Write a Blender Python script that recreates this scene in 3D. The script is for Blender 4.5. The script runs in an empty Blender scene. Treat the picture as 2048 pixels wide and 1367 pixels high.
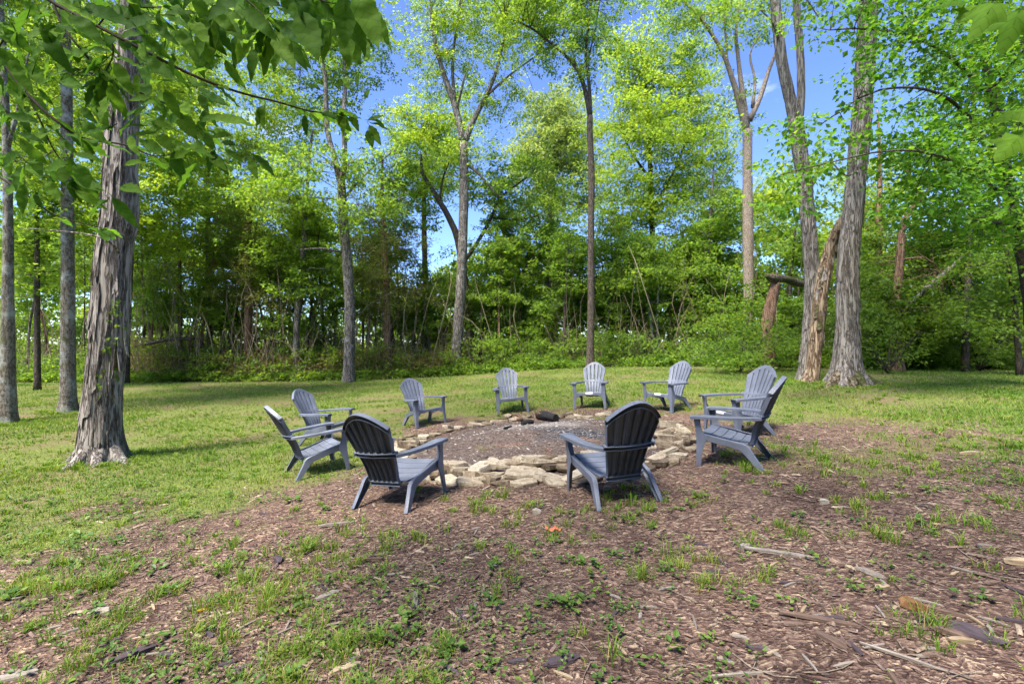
import bpy, math
import numpy as np
from mathutils import Matrix, Vector

# ------------------------------------------------------------------ camera
F = 910.0          # focal length in pixels of the 2048 px wide photograph (16 mm on 36 mm)
HC = 1.51          # lens height above the ground where the photographer stands
CX, CY = 1024.0, 683.5
sc = bpy.context.scene
COL = sc.collection
cam = bpy.data.cameras.new('camera')
cam.sensor_width = 36.0
cam.lens = 36.0 * F / 2048.0
cam.clip_start = 0.05
cam.clip_end = 2000
cam_ob = bpy.data.objects.new('camera', cam)
cam_ob.location = (0, 0, HC)
cam_ob.rotation_euler = (math.radians(90), 0, 0)
COL.objects.link(cam_ob)
sc.camera = cam_ob

# ------------------------------------------------------------------ sky and sun
SUN = Vector((-0.31, -0.38, 0.87)).normalized()      # towards the sun: high on the left, a little behind the viewer
SUN_EL = math.asin(SUN.z)
SUN_AZ = math.atan2(SUN.x, SUN.y)
world = bpy.data.worlds.new('World')
sc.world = world
world.use_nodes = True
wn, wl = world.node_tree.nodes, world.node_tree.links
wn.clear()
w_out = wn.new('ShaderNodeOutputWorld')
w_bg = wn.new('ShaderNodeBackground')
w_sky = wn.new('ShaderNodeTexSky')
w_sky.sky_type = 'NISHITA'
w_sky.sun_disc = False
w_sky.sun_elevation = SUN_EL
w_sky.sun_rotation = SUN_AZ
w_sky.air_density = 0.75
w_sky.dust_density = 0.15
w_sky.ozone_density = 6.0
w_tc = wn.new('ShaderNodeTexCoord')
w_map = wn.new('ShaderNodeMapping')
w_map.inputs['Scale'].default_value = (1.6, 1.6, 5.0)
w_map.inputs['Rotation'].default_value = (0.25, 0.3, 0.4)
w_noi = wn.new('ShaderNodeTexNoise')
w_noi.inputs['Scale'].default_value = 2.2
w_noi.inputs['Detail'].default_value = 7
w_noi.inputs['Roughness'].default_value = 0.6
w_ramp = wn.new('ShaderNodeValToRGB')
w_ramp.color_ramp.elements[0].position = 0.64
w_ramp.color_ramp.elements[0].color = (0, 0, 0, 1)
w_ramp.color_ramp.elements[1].position = 0.80
w_ramp.color_ramp.elements[1].color = (0.22, 0.22, 0.22, 1)
w_mix = wn.new('ShaderNodeMixRGB')
w_mix.inputs[2].default_value = (9.5, 9.8, 10.5, 1)
wl.new(w_tc.outputs['Generated'], w_map.inputs['Vector'])
wl.new(w_map.outputs['Vector'], w_noi.inputs['Vector'])
wl.new(w_noi.outputs['Fac'], w_ramp.inputs['Fac'])
wl.new(w_ramp.outputs['Color'], w_mix.inputs[0])
w_hsv = wn.new('ShaderNodeHueSaturation')
w_hsv.inputs['Hue'].default_value = 0.512
w_hsv.inputs['Saturation'].default_value = 1.06
w_hsv.inputs['Value'].default_value = 0.76
wl.new(w_sky.outputs['Color'], w_hsv.inputs['Color'])
wl.new(w_hsv.outputs['Color'], w_mix.inputs[1])
wl.new(w_mix.outputs[0], w_bg.inputs['Color'])
w_bg.inputs['Strength'].default_value = 0.15
wl.new(w_bg.outputs[0], w_out.inputs['Surface'])

sun = bpy.data.lights.new('sun', 'SUN')
sun.energy = 3.6
sun.angle = math.radians(18.0)
sun.color = (1.0, 0.95, 0.86)
sun_ob = bpy.data.objects.new('sun', sun)
sun_ob.rotation_euler = SUN.to_track_quat('Z', 'Y').to_euler()
sun_ob.location = (0, 0, 60)
COL.objects.link(sun_ob)

sc.view_settings.view_transform = 'Standard'
sc.view_settings.look = 'None'
sc.view_settings.gamma = 1.0
sc.view_settings.use_curve_mapping = False
sc.view_settings.exposure = 1.95
sc.render.engine = 'CYCLES'
cy = sc.cycles
cy.max_bounces = 7
cy.diffuse_bounces = 5
cy.glossy_bounces = 2
cy.transmission_bounces = 5
cy.transparent_max_bounces = 4
cy.caustics_reflective = False
cy.caustics_refractive = False
cy.use_adaptive_sampling = True
cy.adaptive_threshold = 0.03
cy.use_denoising = True
try:
    cy.denoiser = 'OPENIMAGEDENOISE'
    cy.denoising_input_passes = 'RGB_ALBEDO_NORMAL'
except Exception:
    pass
sc.render.film_transparent = False

# ------------------------------------------------------------------ helpers
R = np.random.default_rng(7)

def vnoise(x, y, scale, seed=0):
    """smooth value noise in -1..1"""
    x = np.asarray(x, float) * scale + seed * 17.13
    y = np.asarray(y, float) * scale + seed * 31.7
    xi, yi = np.floor(x), np.floor(y)
    fx, fy = x - xi, y - yi
    fx, fy = fx * fx * (3 - 2 * fx), fy * fy * (3 - 2 * fy)
    def h(a, b):
        v = np.sin(a * 127.1 + b * 311.7 + seed * 7.7) * 43758.5453
        return (v - np.floor(v)) * 2 - 1
    return (h(xi, yi) * (1 - fx) + h(xi + 1, yi) * fx) * (1 - fy) + (h(xi, yi + 1) * (1 - fx) + h(xi + 1, yi + 1) * fx) * fy

def sstep(a, b, x):
    t = np.clip((np.asarray(x, float) - a) / (b - a), 0, 1)
    return t * t * (3 - 2 * t)

PIT = np.array([0.42, 6.95])          # centre of the fire ring
PIT_R = 2.05

def terr(x, y):
    x = np.asarray(x, float); y = np.asarray(y, float)
    z = 0.45 * np.tanh(0.075 * x / 0.45) - 0.05 * sstep(3, 10, y)
    near = 1 - sstep(14, 40, np.hypot(x, y))
    z = z + near * (0.022 * vnoise(x, y, 0.55, 1) + 0.010 * vnoise(x, y, 1.7, 2))
    z = z + 0.16 * np.exp(-((x - 8.2) ** 2 + (y - 11.2) ** 2) / 2.4)
    z = z + 0.08 * np.exp(-((x + 6.3) ** 2 + (y - 7.1) ** 2) / 1.0)
    rp = np.hypot(x - PIT[0], y - PIT[1])
    z = z + 0.06 * np.exp(-(rp / 1.0) ** 2)
    z = z + 0.9 * sstep(45, 130, y)
    return z

def tz(x, y):
    return float(terr(x, y))

def at(px, py, d):
    return np.array([(px - CX) / F * d, d, HC - (py - CY) / F * d])

def gp(px, py):
    """where the sight line through a photo pixel meets the ground"""
    lo, hi = 0.5, 0.5
    d = 0.6
    while d < 60:
        p = at(px, py, d)
        if p[2] <= tz(p[0], p[1]):
            hi = d; lo = d - 0.1
            for _ in range(20):
                m = 0.5 * (lo + hi)
                q = at(px, py, m)
                if q[2] <= tz(q[0], q[1]): hi = m
                else: lo = m
            p = at(px, py, hi)
            p[2] = tz(p[0], p[1])
            return p
        d += 0.1
    p = at(px, py, 60.0); p[2] = tz(p[0], p[1])
    return p

class Acc:
    """collects vertices and faces (arrays of tris and quads)"""
    def __init__(s):
        s.v, s.f3, s.f4, s.n = [], [], [], 0
    def add(s, V, F3=None, F4=None):
        V = np.asarray(V, float).reshape(-1, 3)
        if F3 is not None and len(F3): s.f3.append(np.asarray(F3, int).reshape(-1, 3) + s.n)
        if F4 is not None and len(F4): s.f4.append(np.asarray(F4, int).reshape(-1, 4) + s.n)
        s.v.append(V); s.n += len(V)
        return s
    def mesh(s, name, mat, origin=None, smooth=False, sharp=None):
        V = np.concatenate(s.v) if s.v else np.zeros((0, 3))
        if origin is not None: V = V - np.asarray(origin, float)
        f3 = np.concatenate(s.f3) if s.f3 else np.zeros((0, 3), int)
        f4 = np.concatenate(s.f4) if s.f4 else np.zeros((0, 4), int)
        me = bpy.data.meshes.new(name)
        me.vertices.add(len(V)); me.vertices.foreach_set('co', V.astype(np.float32).ravel())
        loops = np.concatenate([f3.ravel(), f4.ravel()]).astype(np.int32)
        me.loops.add(len(loops)); me.loops.foreach_set('vertex_index', loops)
        np_ = len(f3) + len(f4)
        me.polygons.add(np_)
        st = np.concatenate([np.arange(len(f3)) * 3, len(f3) * 3 + np.arange(len(f4)) * 4]).astype(np.int32)
        me.polygons.foreach_set('loop_start', st)
        me.polygons.foreach_set('use_smooth', np.full(np_, bool(smooth)))
        me.update(calc_edges=True)
        me.materials.append(mat)
        if sharp is not None: me.set_sharp_from_angle(angle=math.radians(sharp))
        return me

def empty(name, loc, rot=None):
    o = bpy.data.objects.new(name, None)
    o.empty_display_size = 0.2
    o.location = [float(v) for v in loc]
    if rot is not None: o.rotation_euler = rot
    COL.objects.link(o)
    return o

def obj(name, me, parent=None, loc=None):
    o = bpy.data.objects.new(name, me)
    if loc is not None: o.location = [float(v) for v in loc]
    if parent is not None: o.parent = parent
    COL.objects.link(o)
    return o

def tag(o, label=None, cat=None, group=None, kind=None):
    if label: o['label'] = label
    if cat: o['category'] = cat
    if group: o['group'] = group
    if kind: o['kind'] = kind
    return o

def unit(v):
    v = np.asarray(v, float)
    return v / np.maximum(np.linalg.norm(v, axis=-1, keepdims=True), 1e-9)

def crom(P, step=None, n=None):
    """Catmull-Rom resampling of control rows (any columns; the first three are xyz)"""
    P = np.asarray(P, float)
    if len(P) == 2:
        k = n or max(2, int(np.linalg.norm(P[1, :3] - P[0, :3]) / step) + 1)
        t = np.linspace(0, 1, k)[:, None]
        return P[0] * (1 - t) + P[1] * t
    Q = np.vstack([2 * P[0] - P[1], P, 2 * P[-1] - P[-2]])
    out = []
    for i in range(1, len(Q) - 2):
        p0, p1, p2, p3 = Q[i - 1], Q[i], Q[i + 1], Q[i + 2]
        k = max(2, int(np.linalg.norm(p2[:3] - p1[:3]) / step) + 1) if step else n
        t = np.linspace(0, 1, k, endpoint=False)[:, None]
        out.append(0.5 * ((2 * p1) + (-p0 + p2) * t + (2 * p0 - 5 * p1 + 4 * p2 - p3) * t ** 2 + (-p0 + 3 * p1 - 3 * p2 + p3) * t ** 3))
    out.append(P[-1:])
    return np.vstack(out)

def frames(C):
    """parallel-transport frames along a path"""
    T = np.gradient(C, axis=0); T = unit(T)
    N = np.zeros_like(T); B = np.zeros_like(T)
    ref = np.array([1.0, 0, 0]) if abs(T[0][0]) < 0.8 else np.array([0, 1.0, 0])
    n = unit(ref - T[0] * ref.dot(T[0]))
    for i in range(len(C)):
        n = unit(n - T[i] * n.dot(T[i]))
        N[i] = n; B[i] = np.cross(T[i], n)
    return T, N, B

def ring_faces(nr, ns):
    i = np.arange(nr - 1)[:, None]; j = np.arange(ns)[None, :]
    a = i * ns + j; b = i * ns + (j + 1) % ns
    return np.stack([a, b, b + ns, a + ns], -1).reshape(-1, 4)

def tube(acc, P, ns=8, step=None, n=None, rough=0.0, flare=0.0, flare_h=0.4, ridges=0, seed=0, cap=True):
    """P rows: x y z r"""
    Q = crom(P, step=step, n=n) if (step or n) else np.asarray(P, float)
    C, r = Q[:, :3], np.maximum(Q[:, 3], 0.0015)
    T, N, B = frames(C)
    a = np.linspace(0, 2 * np.pi, ns, endpoint=False)
    L = np.concatenate([[0], np.cumsum(np.linalg.norm(np.diff(C, axis=0), axis=1))])
    rr = np.repeat(r[:, None], ns, 1)
    if flare:
        fl = flare * np.exp(-L / flare_h)[:, None]
        lob = 0.65 + 0.35 * np.sin(a * 4 + seed) + 0.25 * np.sin(a * 3 + 2 * seed)
        rr = rr * (1 + fl * lob[None, :])
    if ridges:
        ph = vnoise(a[None, :] * 0 + L[:, None], a[None, :] * 3.0, 0.7, seed)
        rr = rr * (1 + ridges * np.sin(a[None, :] * max(5, ns // 3) + 2.2 * ph + seed))
    if rough:
        rr = rr * (1 + rough * vnoise(L[:, None] * 1.6 + 0 * a, a[None, :] * 2.2 + 0 * L[:, None], 1.0, seed + 3)
                     + 0.6 * rough * vnoise(L[:, None] * 5 + 0 * a, a[None, :] * 3.5 + 0 * L[:, None], 1.0, seed + 5))
    V = C[:, None, :] + rr[..., None] * (np.cos(a)[None, :, None] * N[:, None, :] + np.sin(a)[None, :, None] * B[:, None, :])
    V = V.reshape(-1, 3)
    F4 = ring_faces(len(C), ns)
    if cap:
        m = len(V)
        V = np.vstack([V, C[:1], C[-1:]])
        j = np.arange(ns)
        e = (len(C) - 1) * ns
        F3 = np.vstack([np.stack([np.full(ns, m), (j + 1) % ns, j], 1), np.stack([np.full(ns, m + 1), e + j, e + (j + 1) % ns], 1)])
        acc.add(V, F3, F4)
    else:
        acc.add(V, None, F4)
    return Q

def loft(acc, S, cap=True):
    """S: (stations, k, 3) closed sections"""
    S = np.asarray(S, float)
    n, k = S.shape[:2]
    V = S.reshape(-1, 3)
    F4 = ring_faces(n, k)
    acc.add(V, None, F4)
    if cap:
        for e, flip in ((0, True), (n - 1, False)):
            c = S[e].mean(0)
            j = np.arange(k)
            f = np.stack([np.full(k, k), j, (j + 1) % k], 1)
            if flip: f = f[:, ::-1]
            acc.add(np.vstack([S[e], c]), f)

def box(acc, c, s, rz=0.0):
    x, y, z = np.asarray(s) / 2
    V = np.array([[-x, -y, -z], [x, -y, -z], [x, y, -z], [-x, y, -z], [-x, -y, z], [x, -y, z], [x, y, z], [-x, y, z]])
    ca, sa = math.cos(rz), math.sin(rz)
    V = V @ np.array([[ca, sa, 0], [-sa, ca, 0], [0, 0, 1]]) + np.asarray(c)
    acc.add(V, None, [[0, 3, 2, 1], [4, 5, 6, 7], [0, 1, 5, 4], [1, 2, 6, 5], [2, 3, 7, 6], [3, 0, 4, 7]])

# ------------------------------------------------------------------ materials
def nodes(name):
    m = bpy.data.materials.new(name)
    m.use_nodes = True
    nt = m.node_tree
    nt.nodes.clear()
    return m, nt.nodes, nt.links

def ramp(N, stops):
    r = N.new('ShaderNodeValToRGB')
    e = r.color_ramp.elements
    while len(e) < len(stops): e.new(0.5)
    for k, (p, c) in enumerate(stops):
        e[k].position = p
        e[k].color = (c[0], c[1], c[2], 1) if hasattr(c, '__len__') else (c, c, c, 1)
    return r

def leaf_mat(name, c1, c2, c3, trans=0.45, rough=0.5, var=0.35, nscale=0.5):
    """leaves: each one its own tone, light passes through"""
    m, N, L = nodes(name)
    out = N.new('ShaderNodeOutputMaterial')
    g = N.new('ShaderNodeNewGeometry')
    tc = N.new('ShaderNodeTexCoord')
    no = N.new('ShaderNodeTexNoise'); no.inputs['Scale'].default_value = nscale; no.inputs['Detail'].default_value = 2
    L.new(tc.outputs['Object'], no.inputs['Vector'])
    ad = N.new('ShaderNodeMath'); ad.operation = 'MULTIPLY_ADD'
    L.new(g.outputs['Random Per Island'], ad.inputs[0]); ad.inputs[1].default_value = 0.55
    L.new(no.outputs['Fac'], ad.inputs[2])
    sb = N.new('ShaderNodeMath'); sb.operation = 'SUBTRACT'; L.new(ad.outputs[0], sb.inputs[0]); sb.inputs[1].default_value = 0.27
    r = ramp(N, [(0.15, c1), (0.5, c2), (0.85, c3)])
    L.new(sb.outputs[0], r.inputs['Fac'])
    p = N.new('ShaderNodeBsdfPrincipled')
    p.inputs['Roughness'].default_value = rough
    p.inputs['Specular IOR Level'].default_value = 0.25
    L.new(r.outputs['Color'], p.inputs['Base Color'])
    t = N.new('ShaderNodeBsdfTranslucent')
    mu = N.new('ShaderNodeMixRGB'); mu.blend_type = 'MULTIPLY'; mu.inputs[0].default_value = 1
    mu.inputs[2].default_value = (1.6, 1.5, 0.65, 1)
    L.new(r.outputs['Color'], mu.inputs[1]); L.new(mu.outputs[0], t.inputs['Color'])
    mx = N.new('ShaderNodeMixShader'); mx.inputs[0].default_value = trans
    L.new(p.outputs[0], mx.inputs[1]); L.new(t.outputs[0], mx.inputs[2])
    L.new(mx.outputs[0], out.inputs['Surface'])
    return m

def bark_mat(name, dark, mid, light, scale=6.0, stretch=0.16, lichen=0.0, bump=0.5, lichen_col=(0.42, 0.44, 0.40), moss=0.0):
    m, N, L = nodes(name)
    out = N.new('ShaderNodeOutputMaterial')
    p = N.new('ShaderNodeBsdfPrincipled')
    p.inputs['Roughness'].default_value = 0.9
    p.inputs['Specular IOR Level'].default_value = 0.15
    tc = N.new('ShaderNodeTexCoord')
    mp = N.new('ShaderNodeMapping'); mp.inputs['Scale'].default_value = (1, 1, stretch)
    L.new(tc.outputs['Object'], mp.inputs['Vector'])
    n1 = N.new('ShaderNodeTexNoise'); n1.inputs['Scale'].default_value = scale * 2; n1.inputs['Detail'].default_value = 8; n1.inputs['Roughness'].default_value = 0.65
    L.new(mp.outputs[0], n1.inputs['Vector'])
    v1 = N.new('ShaderNodeTexVoronoi'); v1.feature = 'DISTANCE_TO_EDGE'; v1.inputs['Scale'].default_value = scale * 1.6
    dist = N.new('ShaderNodeMixRGB'); dist.blend_type = 'ADD'; dist.inputs[0].default_value = 0.25
    L.new(mp.outputs[0], dist.inputs[1]); L.new(n1.outputs['Color'], dist.inputs[2])
    L.new(dist.outputs[0], v1.inputs['Vector'])
    sm = N.new('ShaderNodeMapRange'); sm.inputs['From Min'].default_value = 0.0; sm.inputs['From Max'].default_value = 0.16
    L.new(v1.outputs['Distance'], sm.inputs['Value'])
    mulh = N.new('ShaderNodeMath'); mulh.operation = 'MULTIPLY_ADD'; mulh.inputs[1].default_value = 0.65
    L.new(sm.outputs[0], mulh.inputs[0])
    hl = N.new('ShaderNodeMath'); hl.operation = 'MULTIPLY'; hl.inputs[1].default_value = 0.55
    L.new(n1.outputs['Fac'], hl.inputs[0]); L.new(hl.outputs[0], mulh.inputs[2])
    r = ramp(N, [(0.28, dark), (0.62, mid), (0.95, light)])
    L.new(mulh.outputs[0], r.inputs['Fac'])
    col = r.outputs['Color']
    if lichen:
        n2 = N.new('ShaderNodeTexNoise'); n2.inputs['Scale'].default_value = 3.2; n2.inputs['Detail'].default_value = 9; n2.inputs['Roughness'].default_value = 0.72
        L.new(tc.outputs['Object'], n2.inputs['Vector'])
        lr = ramp(N, [(0.62 - 0.16 * lichen, 0.0), (0.70 - 0.10 * lichen, 0.75)])
        L.new(n2.outputs['Fac'], lr.inputs['Fac'])
        mx = N.new('ShaderNodeMixRGB'); mx.inputs[2].default_value = (*lichen_col, 1)
        L.new(lr.outputs['Color'], mx.inputs[0]); L.new(col, mx.inputs[1]); col = mx.outputs[0]
    if moss:
        n3 = N.new('ShaderNodeTexNoise'); n3.inputs['Scale'].default_value = 1.7; n3.inputs['Detail'].default_value = 7
        L.new(tc.outputs['Object'], n3.inputs['Vector'])
        lr = ramp(N, [(0.60 - 0.2 * moss, 0.0), (0.75 - 0.2 * moss, 0.8)])
        L.new(n3.outputs['Fac'], lr.inputs['Fac'])
        mx = N.new('ShaderNodeMixRGB'); mx.inputs[2].default_value = (0.075, 0.09, 0.025, 1)
        L.new(lr.outputs['Color'], mx.inputs[0]); L.new(col, mx.inputs[1]); col = mx.outputs[0]
    L.new(col, p.inputs['Base Color'])
    b = N.new('ShaderNodeBump'); b.inputs['Strength'].default_value = bump; b.inputs['Distance'].default_value = 0.03
    L.new(mulh.outputs[0], b.inputs['Height']); L.new(b.outputs[0], p.inputs['Normal'])
    L.new(p.outputs[0], out.inputs['Surface'])
    return m

def chip_mat(name, cols, rough=0.85, scale=30, stretch=(1, 1, 1), bump=0.3):
    """bits of wood, bark and stone: one tone per piece with grain over it"""
    m, N, L = nodes(name)
    out = N.new('ShaderNodeOutputMaterial')
    p = N.new('ShaderNodeBsdfPrincipled'); p.inputs['Roughness'].default_value = rough; p.inputs['Specular IOR Level'].default_value = 0.2
    g = N.new('ShaderNodeNewGeometry'); oi = N.new('ShaderNodeObjectInfo'); tc = N.new('ShaderNodeTexCoord')
    fr = N.new('ShaderNodeMath'); fr.operation = 'ADD'
    L.new(g.outputs['Random Per Island'], fr.inputs[0]); L.new(oi.outputs['Random'], fr.inputs[1])
    f2 = N.new('ShaderNodeMath'); f2.operation = 'FRACT'; L.new(fr.outputs[0], f2.inputs[0])
    st = [(k / max(1, len(cols) - 1), c) for k, c in enumerate(cols)]
    r = ramp(N, st); L.new(f2.outputs[0], r.inputs['Fac'])
    mp = N.new('ShaderNodeMapping'); mp.inputs['Scale'].default_value = stretch
    L.new(tc.outputs['Object'], mp.inputs['Vector'])
    n = N.new('ShaderNodeTexNoise'); n.inputs['Scale'].default_value = scale; n.inputs['Detail'].default_value = 6
    L.new(mp.outputs[0], n.inputs['Vector'])
    vr = ramp(N, [(0.3, 0.55), (0.7, 1.25)]); L.new(n.outputs['Fac'], vr.inputs['Fac'])
    mu = N.new('ShaderNodeMixRGB'); mu.blend_type = 'MULTIPLY'; mu.inputs[0].default_value = 1
    L.new(r.outputs['Color'], mu.inputs[1]); L.new(vr.outputs['Color'], mu.inputs[2]); L.new(mu.outputs[0], p.inputs['Base Color'])
    b = N.new('ShaderNodeBump'); b.inputs['Strength'].default_value = bump; b.inputs['Distance'].default_value = 0.01
    L.new(n.outputs['Fac'], b.inputs['Height']); L.new(b.outputs[0], p.inputs['Normal'])
    L.new(p.outputs[0], out.inputs['Surface'])
    return m
# ------------------------------------------------------------------ the ground
def lawn(x, y):
    """1 where turf grows, 0 on bare mulch"""
    x = np.asarray(x, float); y = np.asarray(y, float)
    e = np.hypot((x - 0.8) / 5.5, (y - 2.9) / 4.1) - 1.0          # the mulched area the photographer stands on
    e2 = (np.hypot(x - PIT[0], y - PIT[1]) - 2.75) / 3.0
    s = np.minimum(e, e2) + 0.30 * vnoise(x, y, 0.45, 4) + 0.26 * vnoise(x, y, 1.1, 5) + 0.20 * vnoise(x, y, 2.6, 8)
    s = s - 0.30 * np.exp(-((x - 5.6) ** 2 / 5.0 + (y - 6.3) ** 2 / 0.35))   # bare strip right of the chairs
    s = s - 0.22 * np.exp(-((x - 8.3) ** 2 + (y - 10.2) ** 2) / 2.0)
    return sstep(-0.42, 0.40, s)

xs = np.unique(np.concatenate([np.arange(-9, 9.01, 0.10), np.arange(-40, 40.1, 0.8), np.arange(-260, 261, 20.)]).round(3))
ys = np.unique(np.concatenate([np.arange(0.4, 13.0, 0.10), np.arange(-12, 40.1, 0.8), np.arange(-140, 420, 20.)]).round(3))
GX, GY = np.meshgrid(xs, ys)
GZ = terr(GX, GY)
ga = Acc()
nx = len(xs)
i = np.arange(len(ys) - 1)[:, None]; j = np.arange(nx - 1)[None, :]
a_ = i * nx + j
ga.add(np.stack([GX, GY, GZ], -1).reshape(-1, 3), None, np.stack([a_, a_ + 1, a_ + nx + 1, a_ + nx], -1).reshape(-1, 4))

m_ground, N, L = nodes('ground_mulch_and_turf')
out = N.new('ShaderNodeOutputMaterial')
p = N.new('ShaderNodeBsdfPrincipled'); p.inputs['Roughness'].default_value = 0.95; p.inputs['Specular IOR Level'].default_value = 0.1
tc = N.new('ShaderNodeTexCoord')
vo = N.new('ShaderNodeTexVoronoi'); vo.inputs['Scale'].default_value = 42; vo.inputs['Randomness'].default_value = 1
nw = N.new('ShaderNodeTexNoise'); nw.inputs['Scale'].default_value = 9; nw.inputs['Detail'].default_value = 4
L.new(tc.outputs['Object'], nw.inputs['Vector'])
wv = N.new('ShaderNodeMixRGB'); wv.blend_type = 'ADD'; wv.inputs[0].default_value = 0.12
L.new(tc.outputs['Object'], wv.inputs[1]); L.new(nw.outputs['Color'], wv.inputs[2])
mp = N.new('ShaderNodeMapping'); mp.inputs['Scale'].default_value = (1, 1.7, 1); mp.inputs['Rotation'].default_value = (0, 0, 0.5)
L.new(wv.outputs[0], mp.inputs['Vector']); L.new(mp.outputs[0], vo.inputs['Vector'])
sx = N.new('ShaderNodeSeparateColor'); L.new(vo.outputs['Color'], sx.inputs[0])
r_m = ramp(N, [(0.0, (0.054, 0.033, 0.027)), (0.35, (0.108, 0.068, 0.055)), (0.7, (0.168, 0.112, 0.088)), (0.9, (0.25, 0.175, 0.128)), (1.0, (0.37, 0.28, 0.20))])
L.new(sx.outputs[0], r_m.inputs['Fac'])
nb = N.new('ShaderNodeTexNoise'); nb.inputs['Scale'].default_value = 0.9; nb.inputs['Detail'].default_value = 5
L.new(tc.outputs['Object'], nb.inputs['Vector'])
r_b = ramp(N, [(0.32, (0.55, 0.52, 0.52)), (0.5, (1.0, .97, .95)), (0.68, (1.25, 1.17, 1.1))]); L.new(nb.outputs['Fac'], r_b.inputs['Fac'])
mm = N.new('ShaderNodeMixRGB'); mm.blend_type = 'MULTIPLY'; mm.inputs[0].default_value = 1
L.new(r_m.outputs['Color'], mm.inputs[1]); L.new(r_b.outputs['Color'], mm.inputs[2])
# turf: green with straw and bare flecks
ng = N.new('ShaderNodeTexNoise'); ng.inputs['Scale'].default_value = 26; ng.inputs['Detail'].default_value = 7; ng.inputs['Roughness'].default_value = 0.7
L.new(tc.outputs['Object'], ng.inputs['Vector'])
r_g = ramp(N, [(0.28, (0.075, 0.066, 0.032)), (0.46, (0.125, 0.145, 0.040)), (0.6, (0.19, 0.215, 0.052)), (0.75, (0.31, 0.285, 0.11))])
L.new(ng.outputs['Fac'], r_g.inputs['Fac'])
np2 = N.new('ShaderNodeTexNoise'); np2.inputs['Scale'].default_value = 0.75; np2.inputs['Detail'].default_value = 6; np2.inputs['Roughness'].default_value = 0.6
L.new(tc.outputs['Object'], np2.inputs['Vector'])
r_p = ramp(N, [(0.46, 0.0), (0.62, 0.85)]); L.new(np2.outputs['Fac'], r_p.inputs['Fac'])
straw = N.new('ShaderNodeMixRGB'); straw.inputs[2].default_value = (0.19, 0.135, 0.080, 1)
L.new(r_p.outputs['Color'], straw.inputs[0]); L.new(r_g.outputs['Color'], straw.inputs[1])
at_ = N.new('ShaderNodeAttribute'); at_.attribute_name = 'lawn'
nf = N.new('ShaderNodeTexNoise'); nf.inputs['Scale'].default_value = 6; nf.inputs['Detail'].default_value = 8; nf.inputs['Roughness'].default_value = 0.7
L.new(tc.outputs['Object'], nf.inputs['Vector'])
fa = N.new('ShaderNodeMath'); fa.operation = 'MULTIPLY_ADD'; fa.inputs[1].default_value = 1.6
L.new(nf.outputs['Fac'], fa.inputs[0]); L.new(at_.outputs['Fac'], fa.inputs[2])
fr = N.new('ShaderNodeMapRange'); fr.inputs['From Min'].default_value = 1.05; fr.inputs['From Max'].default_value = 1.5
L.new(fa.outputs[0], fr.inputs['Value'])
mix = N.new('ShaderNodeMixRGB'); L.new(fr.outputs[0], mix.inputs[0]); L.new(mm.outputs[0], mix.inputs[1]); L.new(straw.outputs[0], mix.inputs[2])
# leaf litter under the trees
al = N.new('ShaderNodeAttribute'); al.attribute_name = 'litter'
lit = N.new('ShaderNodeMixRGB'); lit.inputs[2].default_value = (0.055, 0.05, 0.025, 1)
L.new(al.outputs['Fac'], lit.inputs[0]); L.new(mix.outputs[0], lit.inputs[1])
L.new(lit.outputs[0], p.inputs['Base Color'])
bp = N.new('ShaderNodeBump'); bp.inputs['Strength'].default_value = 0.8; bp.inputs['Distance'].default_value = 0.03
L.new(vo.outputs['Distance'], bp.inputs['Height'])
L.new(bp.outputs[0], p.inputs['Normal'])
L.new(p.outputs[0], out.inputs['Surface'])

g_me = ga.mesh('ground', m_ground, smooth=True)
def litter(x, y):
    e = tree_line(x) + 0.5 * vnoise(x, y, 0.4, 9)
    return sstep(-0.2, 0.9, y - e) * (1 - sstep(12, 17, y - e))
def tree_line(x):
    """distance at which the mown grass ends"""
    x = np.asarray(x, float)
    return np.interp(x, [-40, -28, -14, -6, 0, 5, 10, 16, 22, 40], [22.5, 22.5, 22.8, 23.6, 24.0, 23.0, 20.5, 18.6, 18.0, 18.0])
for nm, fn in (('lawn', lawn), ('litter', litter)):
    at_a = g_me.attributes.new(nm, 'FLOAT', 'POINT')
    at_a.data.foreach_set('value', fn(GX.ravel(), GY.ravel()).astype(np.float32))
tag(obj('ground', g_me), kind='structure')

# ------------------------------------------------------------------ garden chairs
def plastic(name, col, rough=0.46):
    m, N, L = nodes(name)
    out = N.new('ShaderNodeOutputMaterial')
    p = N.new('ShaderNodeBsdfPrincipled')
    tc = N.new('ShaderNodeTexCoord')
    n = N.new('ShaderNodeTexNoise'); n.inputs['Scale'].default_value = 5; n.inputs['Detail'].default_value = 8
    oi = N.new('ShaderNodeObjectInfo')
    of = N.new('ShaderNodeVectorMath'); of.operation = 'ADD'
    L.new(tc.outputs['Object'], of.inputs[0]); L.new(oi.outputs['Location'], of.inputs[1])
    L.new(of.outputs[0], n.inputs['Vector'])
    r = ramp(N, [(0.3, [c * 0.82 for c in col]), (0.52, col), (0.72, [c * 1.22 + .012 for c in col])])
    L.new(n.outputs['Fac'], r.inputs['Fac']); L.new(r.outputs['Color'], p.inputs['Base Color'])
    rr = ramp(N, [(0.3, rough - 0.07), (0.7, rough + 0.12)]); L.new(n.outputs['Fac'], rr.inputs['Fac'])
    L.new(rr.outputs['Color'], p.inputs['Roughness'])
    n2 = N.new('ShaderNodeTexNoise'); n2.inputs['Scale'].default_value = 420; L.new(tc.outputs['Object'], n2.inputs['Vector'])
    b = N.new('ShaderNodeBump'); b.inputs['Strength'].default_value = 0.12; b.inputs['Distance'].default_value = 0.001
    L.new(n2.outputs['Fac'], b.inputs['Height']); L.new(b.outputs[0], p.inputs['Normal'])
    p.inputs['Specular IOR Level'].default_value = 0.45
    L.new(p.outputs[0], out.inputs['Surface'])
    return m
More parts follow.
